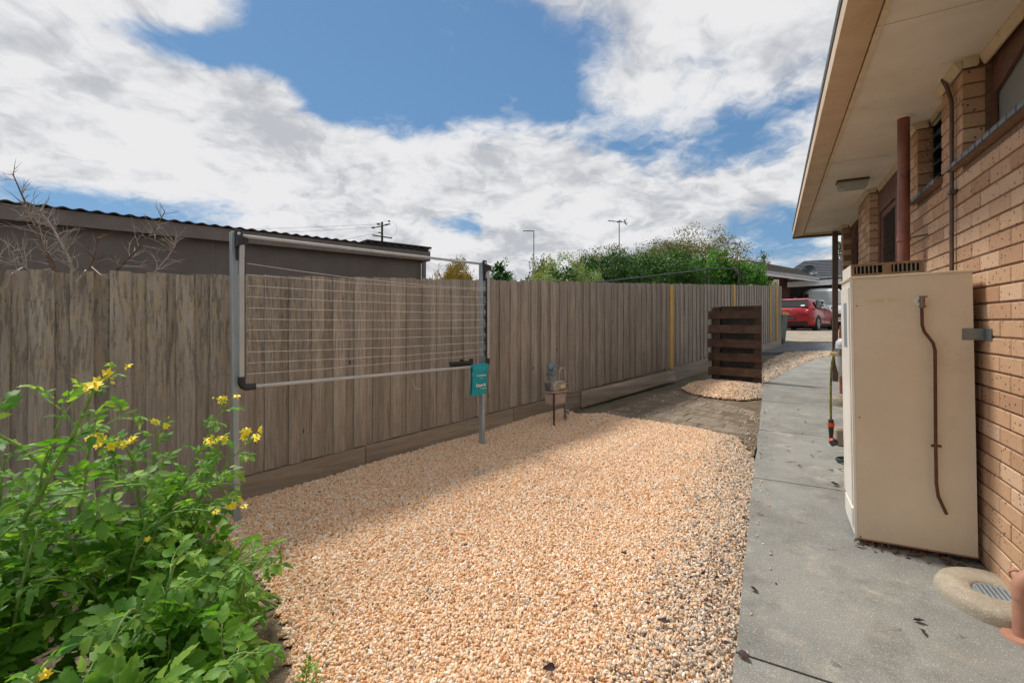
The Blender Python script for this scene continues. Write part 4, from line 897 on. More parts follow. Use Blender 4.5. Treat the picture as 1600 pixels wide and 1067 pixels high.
# ================================================================== GAS METER
gm_ = gpix(868, 659); mfr0 = frame((gm_.x, gm_.y, G(gm_.x, gm_.y)), frot); mfr = lambda x, y, z: mfr0(x * 1.15, y * 1.1, z * 1.06)
gmt = thing('gas_meter', gm_, 'pinkish grey gas meter on pipe legs against the fence', 'gas meter')
def rbox(lo, hi): return MB().box(lo, hi, mfr)
part('tank', rbox((-.105, -.07, .20), (.105, .07, .345)), M['meter'], gmt, bevel=.025)
part('rim', rbox((-.118, -.08, .345), (.118, .08, .362)), M['meter'], gmt, bevel=.005)
part('head', MB().prism([(-.10, .362), (.10, .362), (.10, .44), (.075, .47), (-.075, .47), (-.10, .44)], -.065, .065, mfr), M['meter_grey'], gmt, bevel=.01)
idx = part('index_box', rbox((-.04, -.092, .385), (.085, -.066, .445)), M['meter_grey'], gmt, bevel=.006)
part('dial_window', rbox((-.02, -.0935, .398), (.055, -.0925, .43)), M['cream'], idx); part('seal', rbox((.062, -.0935, .40), (.08, -.0925, .43)), M['lamp'], idx)
part('inlet_leg', MB().tube([mfr(-.105, -.07, -.05), mfr(-.105, -.07, .36)], .011, 8), M['plastic'], gmt, smooth=True)
part('support_leg', MB().tube([mfr(.10, -.06, -.05), mfr(.10, -.06, .20)], .010, 8), M['galv'], gmt, smooth=True)
part('side_plate', rbox((-.125, -.05, .37), (-.104, .05, .46)), M['galv'], gmt, bevel=.006)
part('regulator', MB().tube([mfr(-.075, 0, .50), mfr(-.075, 0, .60)], [.026, .032], 12).tube([mfr(-.075, -.05, .565), mfr(-.075, .04, .565)], .038, 14), M['meter_blue'], gmt, smooth=True)
part('valve', MB().lathe([(.02, .60), (.036, .615), (.036, .665), (.028, .675)], lambda x, y, z: mfr(x - .075, y, z), 12).tube([mfr(-.06, 0, .635), mfr(.01, -.02, .64), mfr(.02, -.02, .62)], .014, 8), M['meter_blue'], gmt, smooth=True)
arc = [mfr(.055 + .05 * (1 - math.cos(w)), -.0, .53 + .075 * math.sin(w)) for w in np.linspace(0, math.pi, 10)]
part('outlet_pipe', MB().tube([mfr(.055, 0, .46)] + arc + [mfr(.156, -.0, .44), mfr(.16, -.0, .43)], .014, 10), M['meter_grey'], gmt, smooth=True)
part('outlet_leg', MB().tube([mfr(.16, 0, .44), mfr(.16, 0, -.05)], .017, 10), M['galv'], gmt, smooth=True)
part('leg_union', MB().tube([mfr(.16, 0, .40), mfr(.16, 0, .45)], .024, 8).tube([mfr(.16, 0, .09), mfr(.20, -.01, .09), mfr(.20, -.01, .06)], .012, 8), M['galv'], gmt, smooth=True)

# ================================================================== BROWN SLATTED PANEL
pb0, pb1 = gpix(1106, 592), gpix(1189, 600)
bayrot = math.atan2(pb1.y - pb0.y, pb1.x - pb0.x); bw = (Vector(xy(pb1)) - Vector(xy(pb0))).length
bfr = frame((pb0.x, pb0.y, G(pb0.x, pb0.y)), bayrot)
bay = thing('slatted_panel', pb0, 'dark brown slatted timber compost panel standing before the fence', 'panel')
hgt = 1.28
for x in (.10, bw - .11): part('upright', MB().box((x, .021, -.15), (x + .10, .09, hgt - (.0 if x < .5 else -.01)), bfr), M['brown_slat'], bay)
for k in range(5):
    z = .09 + k * .245
    part('slat', MB().box((random.uniform(-.01, .02), 0, z), (bw + random.uniform(-.008, .008), .02, z + .14), lambda x, y, zz: bfr(x, y, zz + .012 * math.sin(k * 2.1) * x)), M['brown_slat'], bay)
for k in range(6):
    z = .02 + k * .22
    part('back_slat', MB().box((.03, .11, z), (bw - .03, .13, z + .15), bfr), M['brown_slat'], bay)
for k in range(5):
    z = .06 + k * .25
    part('side_slat', MB().box((-.03, .10, z), (-.01, .35, z + .14), bfr), M['brown_slat'], bay)
part('top_slat', MB().box((.19, .10, hgt - .10), (bw - .12, .125, hgt + .01), bfr), M['brown_slat'], bay)
for x in (.12, bw - .10): part('post_cap', MB().box((x, .022, hgt + .012), (x + .08, .085, hgt + .03), bfr), M['twig'], bay)
part('gap_shade_sheet', MB().box((.03, .095, -.1), (bw - .03, .105, hgt - .10), bfr), M['pole'], bay)  # added dark sheet that gives the gaps between slats their shade

# ================================================================== SHED BEHIND THE FENCE
shd = pix(672, 393, 8.0); sang = math.atan(830 / FPX); SD = Vector((math.sin(sang), math.cos(sang), 0)); SN = Vector((SD.y, -SD.x, 0))
def SH(x, y, z): p = shd + SD * x + SN * y; return Vector((p.x, p.y, z))      # x along the wall (0 = right end), y towards us
zt = shd.z
shed = thing('grey_shed', SH(-4, 0, 0), 'long dark grey shed with corrugated roof behind the fence', 'shed')
part('wall', MB().box((-10, -4, -.5), (-.12, -.10, zt - .06), SH), M['shed'], shed)
for k in range(6): part('cover_batten', MB().box((-2.0 * k - 1.2, -.098, -.5), (-2.0 * k - 1.185, -.094, zt - .16), SH), M['shedtrim'], shed)
part('fascia', MB().box((-10.2, -.02, zt - .17), (0, .01, zt - .005), SH), M['shedtrim'], shed)
part('eave_lining', MB().box((-10.2, -.099, zt - .165), (-.02, -.021, zt - .15), SH), M['shed'], shed)
part('end_fascia', MB().box((-.03, -4.1, zt - .17), (-.005, -.021, zt - .012), lambda x, y, z: SH(x, y, z + .03 * y)), M['shedtrim'], shed)
rv, rf = [], []; nn = 560
for i in range(nn):
    x = -10.2 + 10.2 * i / (nn - 1); h = .010 * math.sin(2 * math.pi * x / .14)
    for y, dz in ((.05, .02), (-4.2, -.14)):
        for th in (0, -.006): rv.append(SH(x, y, zt + dz + h + th))
for i in range(nn - 1):
    b = i * 4; rf += [(b, b + 4, b + 6, b + 2), (b + 1, b + 3, b + 7, b + 5), (b, b + 1, b + 5, b + 4)]
part('roof_sheet', MB().add(rv, rf), M['roofsheet'], shed, smooth='all', recalc=False)
part('ridge_cap', MB().box((-1.15, -.35, zt + .045), (0.02, .02, zt + .075), SH), M['black'], shed)
part('downpipe', MB().tube([SH(-.09, -.06, zt - .16), SH(-.10, -.06, .2)], .04, 10), M['shedtrim'], shed, smooth=True)

# ================================================================== BARE BUSH BEHIND THE FENCE, LEFT
bb = pix(110, 445, 3.45); bb.z = G(bb.x, bb.y)
bare = thing('bare_bush', bb, 'leafless grey-brown bush with bleached twigs poking above the left fence', 'bush')
rb = random.Random(11)
def wander(p, d, L, r, n=6, bend=.25, up=.0):
    pts, rs = [p], [r]
    for i in range(n):
        d = (d + Vector((rb.uniform(-1, 1), rb.uniform(-1, 1), rb.uniform(-1, 1))) * bend + Vector((0, 0, up))).normalized()
        p = p + d * L / n; pts.append(p); rs.append(r * (1 - .8 * (i + 1) / n))
    return pts, rs
stems = [([(88, 428), (62, 372), (42, 322), (20, 272)], 3.45, .011, 'bark', 16), ([(116, 428), (104, 396), (80, 352), (62, 330)], 3.5, .010, 'twig', 22), ([(137, 424), (148, 400), (152, 372)], 3.5, .005, 'bark', 8),
         ([(174, 430), (205, 400), (240, 362), (258, 330)], 3.6, .008, 'bark', 14), ([(240, 427), (262, 402), (273, 385), (276, 362)], 3.7, .005, 'twig', 8), ([(48, 424), (28, 412), (-10, 398)], 3.3, .006, 'bark', 8), ([(30, 432), (20, 400), (24, 380)], 3.3, .003, 'twig', 4)]
for pl, Y, r, mm, nt_ in stems:
    r *= 1.25; nt_ = int(nt_ * 1.9)
    pts = [bb + Vector((rb.uniform(-.1, .1), rb.uniform(-.1, .1), .1))] + [pix(x, y, Y) for x, y in pl]
    tb = MB().tube(pts, [r * 1.5] + [r * (1 - .75 * i / (len(pl) - 1)) for i in range(len(pl))], 6); br = part('stem', tb, M[mm], bare, smooth=True)
    tw = MB()
    for k in range(nt_):
        q = rb.uniform(.05, 1); i = min(int(q * (len(pl) - 1)), len(pl) - 2); f_ = q * (len(pl) - 1) - i
        p = pts[i + 1].lerp(pts[i + 2], f_); d = (pts[i + 2] - pts[i + 1]).normalized()
        sd = d.orthogonal().normalized(); sd.rotate(Matrix.Rotation(rb.uniform(0, 6.3), 3, d))
        L = rb.uniform(.08, .30) * (1.15 - .6 * q); pw, rw = wander(p, (d * .7 + sd).normalized(), L, .0034, 5, .22)
        tw.tube(pw, rw, 4, cap=False)
        for _ in range(2):
            j = rb.randint(1, 4); p2, r2 = wander(pw[j], (pw[j] - pw[j - 1]).normalized() + Vector((rb.uniform(-1, 1), rb.uniform(-1, 1), rb.uniform(-.6, 1))) * .7, L * .5, .0021, 3, .25); tw.tube(p2, r2, 4, cap=False)
    tag(part('twigs', tw, M['twig' if mm == 'twig' or rb.random() < .5 else 'bark'], br, smooth=True, recalc=False), kind='stuff')
hang = MB()
for a in ([(35, 418), (18, 428), (10, 448), (0, 455)], [(80, 420), (68, 422), (62, 434)], [(134, 422), (126, 432), (119, 440)], [(143, 417), (158, 430), (178, 438)], [(110, 425), (122, 418), (121, 408), (114, 400)]):
    hang.tube([pix(x, y, 2.62 + x * .0019) if y > 426 else pix(x, y, 2.9 + x * .002) for x, y in a], [.004, .0032, .0025, .0018][:len(a)], 5)
tag(part('bleached_twigs', hang, M['twig'], bare, smooth=True), kind='stuff')

# ================================================================== FOLIAGE
def leaf_cloud(c, rx, ry, rz, n, size, m, name, parent, seed=0, shell=.55, lump=.35, freq=1.3, droop=.0, clump=(.10, .24), aspect=.5):
    """many small leaves through a lumpy crown; clumps with gaps"""
    rg = np.random.default_rng(seed); V = []; cl = []
    ncl = max(30, n // 60)
    for _ in range(ncl):
        d = rg.normal(size=3); d /= np.linalg.norm(d); 
        if d[2] < -.35: d[2] *= -.6
        f = 1 + lump * mnoise.noise((d[0] * freq * 2 + seed, d[1] * freq * 2, d[2] * freq * 2)); rr = (shell + (1 - shell) * rg.random() ** .5) * f
        cl.append((d * rr, rg.uniform(*clump)))
    cen = np.array([a for a, _ in cl]); spr = np.array([b for _, b in cl])
    idx = rg.integers(0, ncl, n); off = rg.normal(size=(n, 3)); off /= np.linalg.norm(off, axis=1)[:, None]; off *= (rg.random(n) ** .4)[:, None]
    p = (cen[idx] + off * spr[idx][:, None]) * np.array([rx, ry, rz]) + np.array(c)
    # leaf frames
    ax = rg.normal(size=(n, 3)) + off * 1.0 + np.array([0, 0, -droop]); ax /= np.linalg.norm(ax, axis=1)[:, None]
    up = rg.normal(size=(n, 3)) * .6 + off * .6 + np.array([0, 0, .8]); sd = np.cross(up, ax); sd /= (np.linalg.norm(sd, axis=1)[:, None] + 1e-9); nr = np.cross(ax, sd)
    s = size * rg.uniform(.6, 1.3, n)[:, None]; w = s * aspect
    vs = np.stack([p, p + ax * s * .5 + sd * w * .5 + nr * s * .06, p + ax * s, p + ax * s * .5 - sd * w * .5 + nr * s * .06], 1).reshape(-1, 3)
    me = bpy.data.meshes.new(name); me.vertices.add(4 * n); me.vertices.foreach_set('co', vs.ravel())
    me.loops.add(4 * n); me.polygons.add(n); me.loops.foreach_set('vertex_index', np.arange(4 * n)); me.polygons.foreach_set('loop_start', np.arange(0, 4 * n, 4))
    me.materials.append(m); me.update(calc_edges=True); me.validate()
    return tag(link(name, me, parent), kind='stuff')
def bush(name, x, y0, Y, w, top, n, size, mk, label, cat='shrub', depth=None, seed=0, group=None, cutbase=None, inner=True, **kw):
    """x, w: centre and width in photo pixels at depth Y, top: photo row of the crown's top"""
    c = pix(x, top, Y); gz = G(c.x, Y); ztop = c.z; rx = w / FPX * Y / 2; zb = gz + .15 if cutbase is None else cutbase
    t_ = thing(name, (c.x, Y, gz), label, cat, group); ry = depth or rx * .8
    cz, rz = (ztop + zb) / 2, (ztop - zb) / 2
    leaf_cloud((c.x, Y, cz), rx, ry, rz, n, size, M[mk], 'crown', t_, seed=seed, **kw)
    if inner: leaf_cloud((c.x, Y, cz - rz * .06), rx * .86, ry * .86, rz * .86, int(n * .25), size * 2.3, M['hedge_dark' if mk in ('hedge', 'laurel', 'varieg') else mk], 'inner_foliage', t_, seed=seed + 50, shell=.25, lump=kw.get('lump', .35), clump=(.12, .22), aspect=.6)  # hedge types get darker inner leaves: shade inside the crown put into colour
    tr = MB(); rq = random.Random(seed)
    tr.tube([Vector((c.x, Y, gz - .2)), Vector((c.x + .05, Y, gz + (cz - gz) * .6)), Vector((c.x, Y, cz))], [.07, .055, .035], 7)
    for k in range(9):
        w_ = rq.uniform(0, 6.28); d = Vector((math.cos(w_) * rx * .75, math.sin(w_) * ry * .75, rz * rq.uniform(.0, .8)))
        o_ = Vector((c.x, Y, gz + (cz - gz) * rq.uniform(.35, .95))); tr.tube([o_, o_ + d * .5 + Vector((0, 0, .08)), o_ + d], [.03, .02, .006], 5)
    part('trunk', tr, M['trunk'], t_, smooth=True)
    return t_
bush('variegated_shrub', 888, 447, 8.9, 118, 401, 20000, .036, 'varieg', 'pale variegated shrub sloping down at the left end of the hedge', seed=1, depth=.9, clump=(.07, .15), lump=.3)
bush('variegated_shrub', 846, 447, 8.4, 66, 424, 7000, .034, 'varieg', 'lowest pale variegated shrub, a tuft just over the fence', seed=21, depth=.5, lump=.3)
bush('golden_shrub', 848, 447, 11.5, 62, 408, 6000, .055, 'goldleaf', 'yellow-green bush rising behind the pale variegated shrub', seed=2, depth=.8)
bush('hedge_bush', 955, 447, 10.4, 165, 395, 34000, .045, 'hedge_dark', 'dark green dense hedge bush in the middle of the hedge row', seed=3, depth=1.1, clump=(.07, .15), lump=.22)
bush('hedge_bush', 1035, 447, 11.8, 160, 388, 34000, .05, 'hedge', 'mid green hedge bush below the olive crown', seed=4, depth=1.2, clump=(.07, .15), lump=.22)
bush('laurel_bush', 1108, 447, 13.0, 120, 396, 20000, .065, 'laurel', 'bright green glossy bush between hedge and rightmost shrub', seed=5, depth=1.2, clump=(.07, .15), lump=.22, aspect=.6)
bush('laurel_bush', 1163, 447, 14.6, 76, 410, 16000, .065, 'laurel', 'bright green glossy shrub at the right end of the hedge', seed=6, depth=1.1, clump=(.07, .15), lump=.2, aspect=.6)
bush('olive_tree', 1078, 420, 15.0, 180, 366, 15000, .062, 'olive', 'thin olive-brown tree crown showing above the green hedge', 'tree', seed=7, inner=False, depth=1.6, lump=.5, shell=.4, freq=2.2, cutbase=2.2)
bush('olive_tree', 955, 420, 14.0, 150, 388, 9000, .06, 'olive', 'low thin olive crown behind the dark green hedge bush', 'tree', seed=17, inner=False, depth=1.3, lump=.5, shell=.4, freq=2.2, cutbase=2.1)
bush('rusty_shrub', 704, 440, 7.2, 92, 417, 9000, .10, 'rusty', 'rusty orange feathery shrub between shed end and clothesline post', seed=8, inner=False, depth=.5, lump=.2, droop=-1.6, aspect=.10)
bush('small_tree', 716, 440, 16, 52, 404, 6000, .08, 'olive', 'small olive tree behind the rusty orange shrub', 'tree', seed=9, lump=.4)
bush('small_tree', 783, 440, 17, 44, 414, 6000, .08, 'hedge', 'small green tree just right of the clothesline post', 'tree', seed=10, lump=.4)
bush('low_shrub', 808, 447, 9, 60, 434, 5000, .04, 'laurel', 'low bright shrub peeking over the fence right of clothesline', seed=12, depth=.5)
bush('dark_tree', 852, 440, 30, 62, 405, 7000, .14, 'fartree', 'dark distant tree left of the hedge', 'tree', seed=13, lump=.4)
bush('dark_tree', 1190, 440, 42, 40, 403, 5000, .2, 'fartree', 'round dark distant tree above the neighbour roof', 'tree', seed=14, lump=.25)
bush('dark_tree', 1312, 400, 40, 26, 388, 3000, .2, 'fartree', 'distant tree sliver beside the house corner post', 'tree', seed=15, lump=.4)

# black pipe rail showing over the fence in front of the hedge
rl = thing('pipe_rail', pix(1105, 447, 12), 'thin dark metal rail frame standing before the hedge', 'rail')
ptsr = [pix(880, 446, 7.4), pix(960, 438, 8.6), pix(1105, 421, 10.8)]
part('rail', MB().tube(ptsr, .014, 6), M['plastic'], rl, smooth=True); part('rail', MB().tube([pix(1105, 420, 10.8), pix(1155, 420, 11.6)], .018, 6), M['plastic'], rl, smooth=True)
for x, y, Y in ((1105, 419, 10.8), (1155, 417, 11.6)):
    a = pix(x, y, Y); part('upright', MB().tube([a, Vector((a.x, a.y, G(a.x, a.y)))], .028, 6), M['pole'], rl, smooth=True)

# ================================================================== POLE, WIRES AND AERIALS
Yp = 45; pt = pix(597, 347, Yp)
up_ = thing('utility_pole', (pt.x, Yp, G(pt.x, Yp)), 'dark timber power pole with two crossarms beyond the shed', 'utility pole')
part('pole', MB().tube([Vector((pt.x, Yp, G(pt.x, Yp) - .3)), pt], [.17, .10], 10), M['pole'], up_, smooth=True)
def bar(a, b, r): return MB().tube([pix(*a), pix(*b)], r, 6)
part('crossarm', bar((587, 355.5, Yp - .2), (610, 350, Yp - .2), .055), M['pole'], up_); part('crossarm', bar((582, 367.5, Yp - .2), (612.5, 372.3, Yp - .2), .065), M['pole'], up_)
part('stub_arm', bar((591, 363.5, Yp - .2), (597, 364, Yp - .2), .06), M['pole'], up_)
for a, b in (((581, 355.5), (586, 355.5)), ((589, 350), (594, 350)), ((602, 351), (606, 350.5)), ((608, 345), (608, 347))): part('insulator', bar((*a, Yp - .3), (*b, Yp - .3), .11), M['plastic'], up_, smooth=True)
def wire(a, b, sag, r, n=14):
    pts = [a.lerp(b, i / n) - Vector((0, 0, sag * 4 * (i / n) * (1 - i / n))) for i in range(n + 1)]; return MB().tube(pts, r, 4)
for i, (a, b, sg) in enumerate((((581, 355.5, Yp), (-200, 372, 40), .5), ((590, 350.5, Yp), (-200, 356, 42), .5), ((591, 364, Yp), (-150, 440, 30), .8))):
    tag(part('power_wire', wire(pix(*a), pix(*b), sg, .012), M['plastic'], smooth=True), ['power wire from the left end of the pole\'s upper crossarm', 'topmost power wire leaving the pole to the left', 'lowest service wire dropping left from the pole stub arm'][i], 'wire')
lp = [pix(606 + 14 * math.sin(w) , 358 - 13 * math.cos(w), Yp - .2) for w in np.linspace(-.6, 2.9, 16)]
part('jumper', MB().tube(lp, .012, 4), M['plastic'], up_, smooth=True)
def aerial(x, ytop, Y, label, arms, ybase=440):
    a = pix(x, ytop, Y); t_ = thing('tv_aerial', (a.x, Y, G(a.x, Y)), label, 'aerial'); 
    part('mast', MB().tube([Vector((a.x, Y, G(a.x, Y))), a], .028, 6), M['galv'], t_, smooth=True)
    for x0, y0, x1, y1, r in arms: part('element', MB().tube([pix(x0, y0, Y), pix(x1, y1, Y)], r, 5), M['galv'], t_)
aerial(834, 361, 26, 'tall bare mast with single side arm left of the hedge', [(817, 361, 834.5, 361, .03)])
aerial(967.5, 344, 26, 'television aerial with forked end rising from the hedge top', [(950, 345, 976, 347.5, .025), (975, 343, 979, 352, .03), (979, 342, 976, 349, .02), (964, 347, 971, 346, .05), (953, 344, 953, 347, .02), (958, 344.5, 958, 347.5, .02), (976, 350, 981, 348, .02)])
aerial(1152, 381, 34, 'small television aerial on the far roof right of the hedge', [(1144, 381, 1156, 382, .04), (1156, 378.5, 1156, 386, .05), (1154, 386, 1150, 396, .02)])

# ================================================================== NEIGHBOUR HOUSE, CARPORT AND VEHICLES
Yn = 27.0
nh = thing('neighbour_house', pix(1240, 500, Yn), 'brown brick neighbour house with grey tiled roofs and open carport', 'house')
def PX(x, y, Y): return pix(x, y, Y)
zg = G(17, 27) - .2
def wallq(x0, x1, ytop, Y0, Y1, th=.2):
    a, b = pix(x0, ytop, Y0), pix(x1, ytop, Y1); d = (b - a); d.z = 0; nn_ = Vector((-d.y, d.x, 0)).normalized() * th
    vs = [Vector((p.x, p.y, z)) for z in (zg, max(a.z, b.z)) for p in (a, b, b + nn_, a + nn_)]
    return MB().add(vs, [(0, 1, 5, 4), (1, 2, 6, 5), (2, 3, 7, 6), (3, 0, 4, 7), (4, 5, 6, 7), (0, 3, 2, 1)])
part('wall', wallq(1150, 1234, 424, Yn, Yn), M['dbrick'], nh)
part('carport_wall', wallq(1232, 1225, 440, Yn + .2, Yn + 6), M['dbrick'], nh); part('carport_back', wallq(1222, 1420, 438, Yn + 6, Yn + 6), M['pole'], nh); part('carport_side', wallq(1440, 1400, 438, Yn, Yn + 6), M['dbrick'], nh)
ca, cb_ = pix(1231, 449, Yn - .3), pix(1430, 437, Yn - 2.3)
cd_ = Vector((0, 6.6, 0))
part('carport_roof', MB().slab([ca + Vector((0, 0, .42)), cb_ + Vector((0, 0, .42)), cb_ + cd_ + Vector((0, 0, .45)), ca + cd_ + Vector((0, 0, .45))], .12), M['pole'], nh)
part('carport_beam', MB().add([ca, cb_, cb_ + Vector((0, .06, 0)), ca + Vector((0, .06, 0))] + [p + Vector((0, 0, .46)) for p in (ca, cb_, cb_ + Vector((0, .06, 0)), ca + Vector((0, .06, 0)))], [(0, 1, 5, 4), (1, 2, 6, 5), (2, 3, 7, 6), (3, 0, 4, 7), (4, 5, 6, 7), (0, 3, 2, 1)]), M['fascia'], nh)
# left wing eave: white gutter falling to the right in view, tiled roof above
e0, e1, e2 = pix(1160, 421, 21.5), pix(1195, 424.5, 22.5), pix(1285, 438, Yn - .6)
def board(a, b, h, th, m, name):
    d = Vector((0, th, 0)); return part(name, MB().add([a, b, b + d, a + d] + [p + Vector((0, 0, h)) for p in (a, b, b + d, a + d)], [(0, 1, 5, 4), (1, 2, 6, 5), (2, 3, 7, 6), (3, 0, 4, 7), (4, 5, 6, 7), (0, 3, 2, 1)]), M[m], nh)
board(e1 - Vector((0, 0, .18)), e2 - Vector((0, 0, .12)), .26, .08, 'fascia', 'gutter'); board(e0 - Vector((0, 0, .16)), e1 - Vector((.02, 0, .18)), .26, .08, 'fascia', 'gutter')
part('eave_lining', MB().slab([e0 - Vector((0, -.1, .12)), e1 - Vector((0, -.1, .12)), e2 - Vector((0, -.1, .06)), pix(1234, 432, Yn + .6), pix(1160, 428, Yn + .6)], .03), M['fascia'], nh)
def tiled(a, b, c, d, rows, m, name):
    """roof plane a-b eave, d-c ridge, laid as overlapping stepped tile courses"""
    rt = part(name, MB().slab([a, b, c, d], .05), M[m], nh)
    for i in range(rows):
        u0, u1 = i / rows, (i + 1) / rows + .02
        q = [a.lerp(d, u0), b.lerp(c, u0), b.lerp(c, min(1, u1)), a.lerp(d, min(1, u1))]
        part('tile_course', MB().slab([q[0] + Vector((0, 0, .085)), q[1] + Vector((0, 0, .085)), q[2] + Vector((0, 0, .02)), q[3] + Vector((0, 0, .02))], .04), M[m], rt)
    return rt
tiled(e1, e2, pix(1262, 424.5, Yn + 3.4), pix(1168, 407, Yn + 1.5), 8, 'tile2', 'roof')
tiled(e0, e1, pix(1168, 407, Yn + 1.5), pix(1120, 405, Yn + 1.5), 6, 'tile2', 'roof')
tiled(pix(1215, 436, Yn + 5), pix(1420, 436, Yn + 4), pix(1400, 401, Yn + 9), pix(1258, 408, Yn + 9), 12, 'tile', 'roof')
part('roof', MB().slab([pix(1215, 436, Yn + 5), pix(1258, 408, Yn + 9), pix(1240, 430, Yn + 12)], .05), M['tile'], nh)
ds = pix(1264, 424.5, Yn + 1.2)
dsh = thing('satellite_dish', ds, 'dark satellite dish with white arm on the neighbour roof', 'satellite dish')
dd = Vector((-.75, -.6, .35)).normalized(); s1 = dd.orthogonal().normalized(); s2 = dd.cross(s1)
dv = [ds + dd * (.16 * (k / 5) ** 2 - .08) + (s1 * math.cos(w) + s2 * math.sin(w)) * .40 * k / 5 for k in range(1, 6) for w in np.linspace(0, 2 * math.pi, 20, endpoint=False)]
dfs = [(k * 20 + j, k * 20 + (j + 1) % 20, (k + 1) * 20 + (j + 1) % 20, (k + 1) * 20 + j) for k in range(4) for j in range(20)] + [tuple(range(20))]
part('reflector', MB().add(dv, dfs), M['dish'], dsh, smooth='all'); part('feed_arm', MB().tube([ds + Vector((0, 0, -.3)), ds + dd * .6 - Vector((0, 0, .12))], .025, 6), M['dish'], dsh)
part('feed_horn', MB().tube([ds + dd * .55 - Vector((0, 0, .12)), ds + dd * .68 - Vector((0, 0, .12))], .06, 8), M['plastic'], dsh)
part('mast', MB().tube([ds + Vector((.12, .1, 0)), ds + Vector((.2, .12, -.75))], .03, 6), M['galv'], dsh); part('bracket', MB().tube([ds + Vector((.15, 0, -.12)), ds + Vector((.5, 0, -.08))], .04, 6).tube([ds + Vector((.34, 0, -.1)), ds + Vector((.34, 0, .2))], .035, 6), M['fascia'], dsh)

def wheel(fr, x, y, r, w, side, parent):
    wt = part('wheel', MB().tube([fr(x, y, r), fr(x, y + w * side, r)], r, 24), M['tyre'], parent, smooth=True)
    part('rim', MB().tube([fr(x, y + w * side - .01 * side, r), fr(x, y + w * side + .012 * side, r)], [r * .72, r * .66], 20), M['rim'], wt, smooth=True)
    for k in range(5):
        a = 2 * math.pi * k / 5 + .3; a2 = a + .35
        part('spoke_gap', MB().add([fr(x + r * .26 * math.cos(a), y + (w + .0135) * side, r + r * .26 * math.sin(a)), fr(x + r * .58 * math.cos(a - .12), y + (w + .0135) * side, r + r * .58 * math.sin(a - .12)), fr(x + r * .58 * math.cos(a2 + .12), y + (w + .0135) * side, r + r * .58 * math.sin(a2 + .12)), fr(x + r * .26 * math.cos(a2), y + (w + .0135) * side, r + r * .26 * math.sin(a2))], [(0, 1, 2, 3)]), M['tyre'], wt, recalc=False)
# red hatchback: local x forward (0 = rear bumper), y left, z up
rw = pix(1275, 516, 20.6); th = rad(46.9); fwd = Vector((math.sin(th), math.cos(th), 0)); lft = Vector((-fwd.y, fwd.x, 0))
org = Vector((rw.x, rw.y, 0)) - fwd * .78 + lft * .80; gz = G(rw.x, rw.y) + .016
def CR(x, y, z): p = org + fwd * x + lft * y; return Vector((p.x, p.y, gz + z))
car = thing('red_hatchback', CR(2.1, 0, 0), 'dark red five-door hatchback parked on the driveway, rear towards us', 'car')
def section(x, zb, zs, zt_, hw, hr):
    """half outline: sill, flank, shoulder, roof"""
    pts = [(hw * .90, zb), (hw * .985, zb + .08), (hw, (zb + zs) * .52), (hw * .985, zs - .09), (hw * .95, zs), (hr + (hw * .95 - hr) * .35, zs + (zt_ - zs) * .62), (hr, zt_ - .05), (hr * .86, zt_ - .005), (hr * .5, zt_ + .015), (0, zt_ + .02)]
    return [(x, y, z) for y, z in pts] + [(x, -y, z) for y, z in pts[-2::-1]]
secs = [section(.02, .36, .80, .86, .70, .55), section(.06, .26, .92, .98, .80, .66), section(.20, .22, .96, 1.04, .86, .70), section(.34, .20, .98, 1.24, .885, .64), section(.55, .19, .985, 1.40, .895, .60), section(.95, .19, .98, 1.445, .90, .60), section(1.7, .19, .965, 1.455, .90, .61), section(2.35, .19, .955, 1.43, .90, .60),
        section(2.8, .19, .945, 1.25, .90, .62), section(3.15, .19, .935, 1.0, .895, .68), section(3.6, .20, .88, .93, .88, .66), section(4.05, .22, .76, .82, .83, .60), section(4.28, .30, .62, .70, .70, .50), section(4.33, .36, .55, .60, .60, .45)]
nsec = len(secs[0]); bv = [CR(*p) for s_ in secs for p in s_]
bf = [(i * nsec + j, i * nsec + j + 1, (i + 1) * nsec + j + 1, (i + 1) * nsec + j) for i in range(len(secs) - 1) for j in range(nsec - 1)]
bf += [tuple(range(nsec))[::-1], tuple((len(secs) - 1) * nsec + j for j in range(nsec))]
bf += [(i * nsec, (i + 1) * nsec, (i + 1) * nsec + nsec - 1, i * nsec + nsec - 1) for i in range(len(secs) - 1)]
body = part('body', MB().add(bv, bf), M['carred'], car, smooth='all')
def quad3(name, pts, m, parent, th=.02, dirv=None):
    """thin panel proud of the body: local corners pushed along dirv"""
    d = Vector(dirv); return part(name, MB().add([CR(*p) for p in pts] + [CR(*(Vector(p) + d * th)) for p in pts], [tuple(range(len(pts))), tuple(range(2 * len(pts) - 1, len(pts) - 1, -1))] + [(i, (i + 1) % len(pts), len(pts) + (i + 1) % len(pts), len(pts) + i) for i in range(len(pts))]), m, parent)
bk = (-.9, 0, .4)
quad3('rear_window', [(.185, .65, 1.05), (.185, -.65, 1.05), (.45, -.55, 1.365), (.45, .55, 1.365)], M['dark_pane'], car, .045, bk)
quad3('roof_spoiler', [(.40, .58, 1.36), (.40, -.58, 1.36), (.62, -.56, 1.43), (.62, .56, 1.43)], M['carred'], car, .05, (-.5, 0, .6))
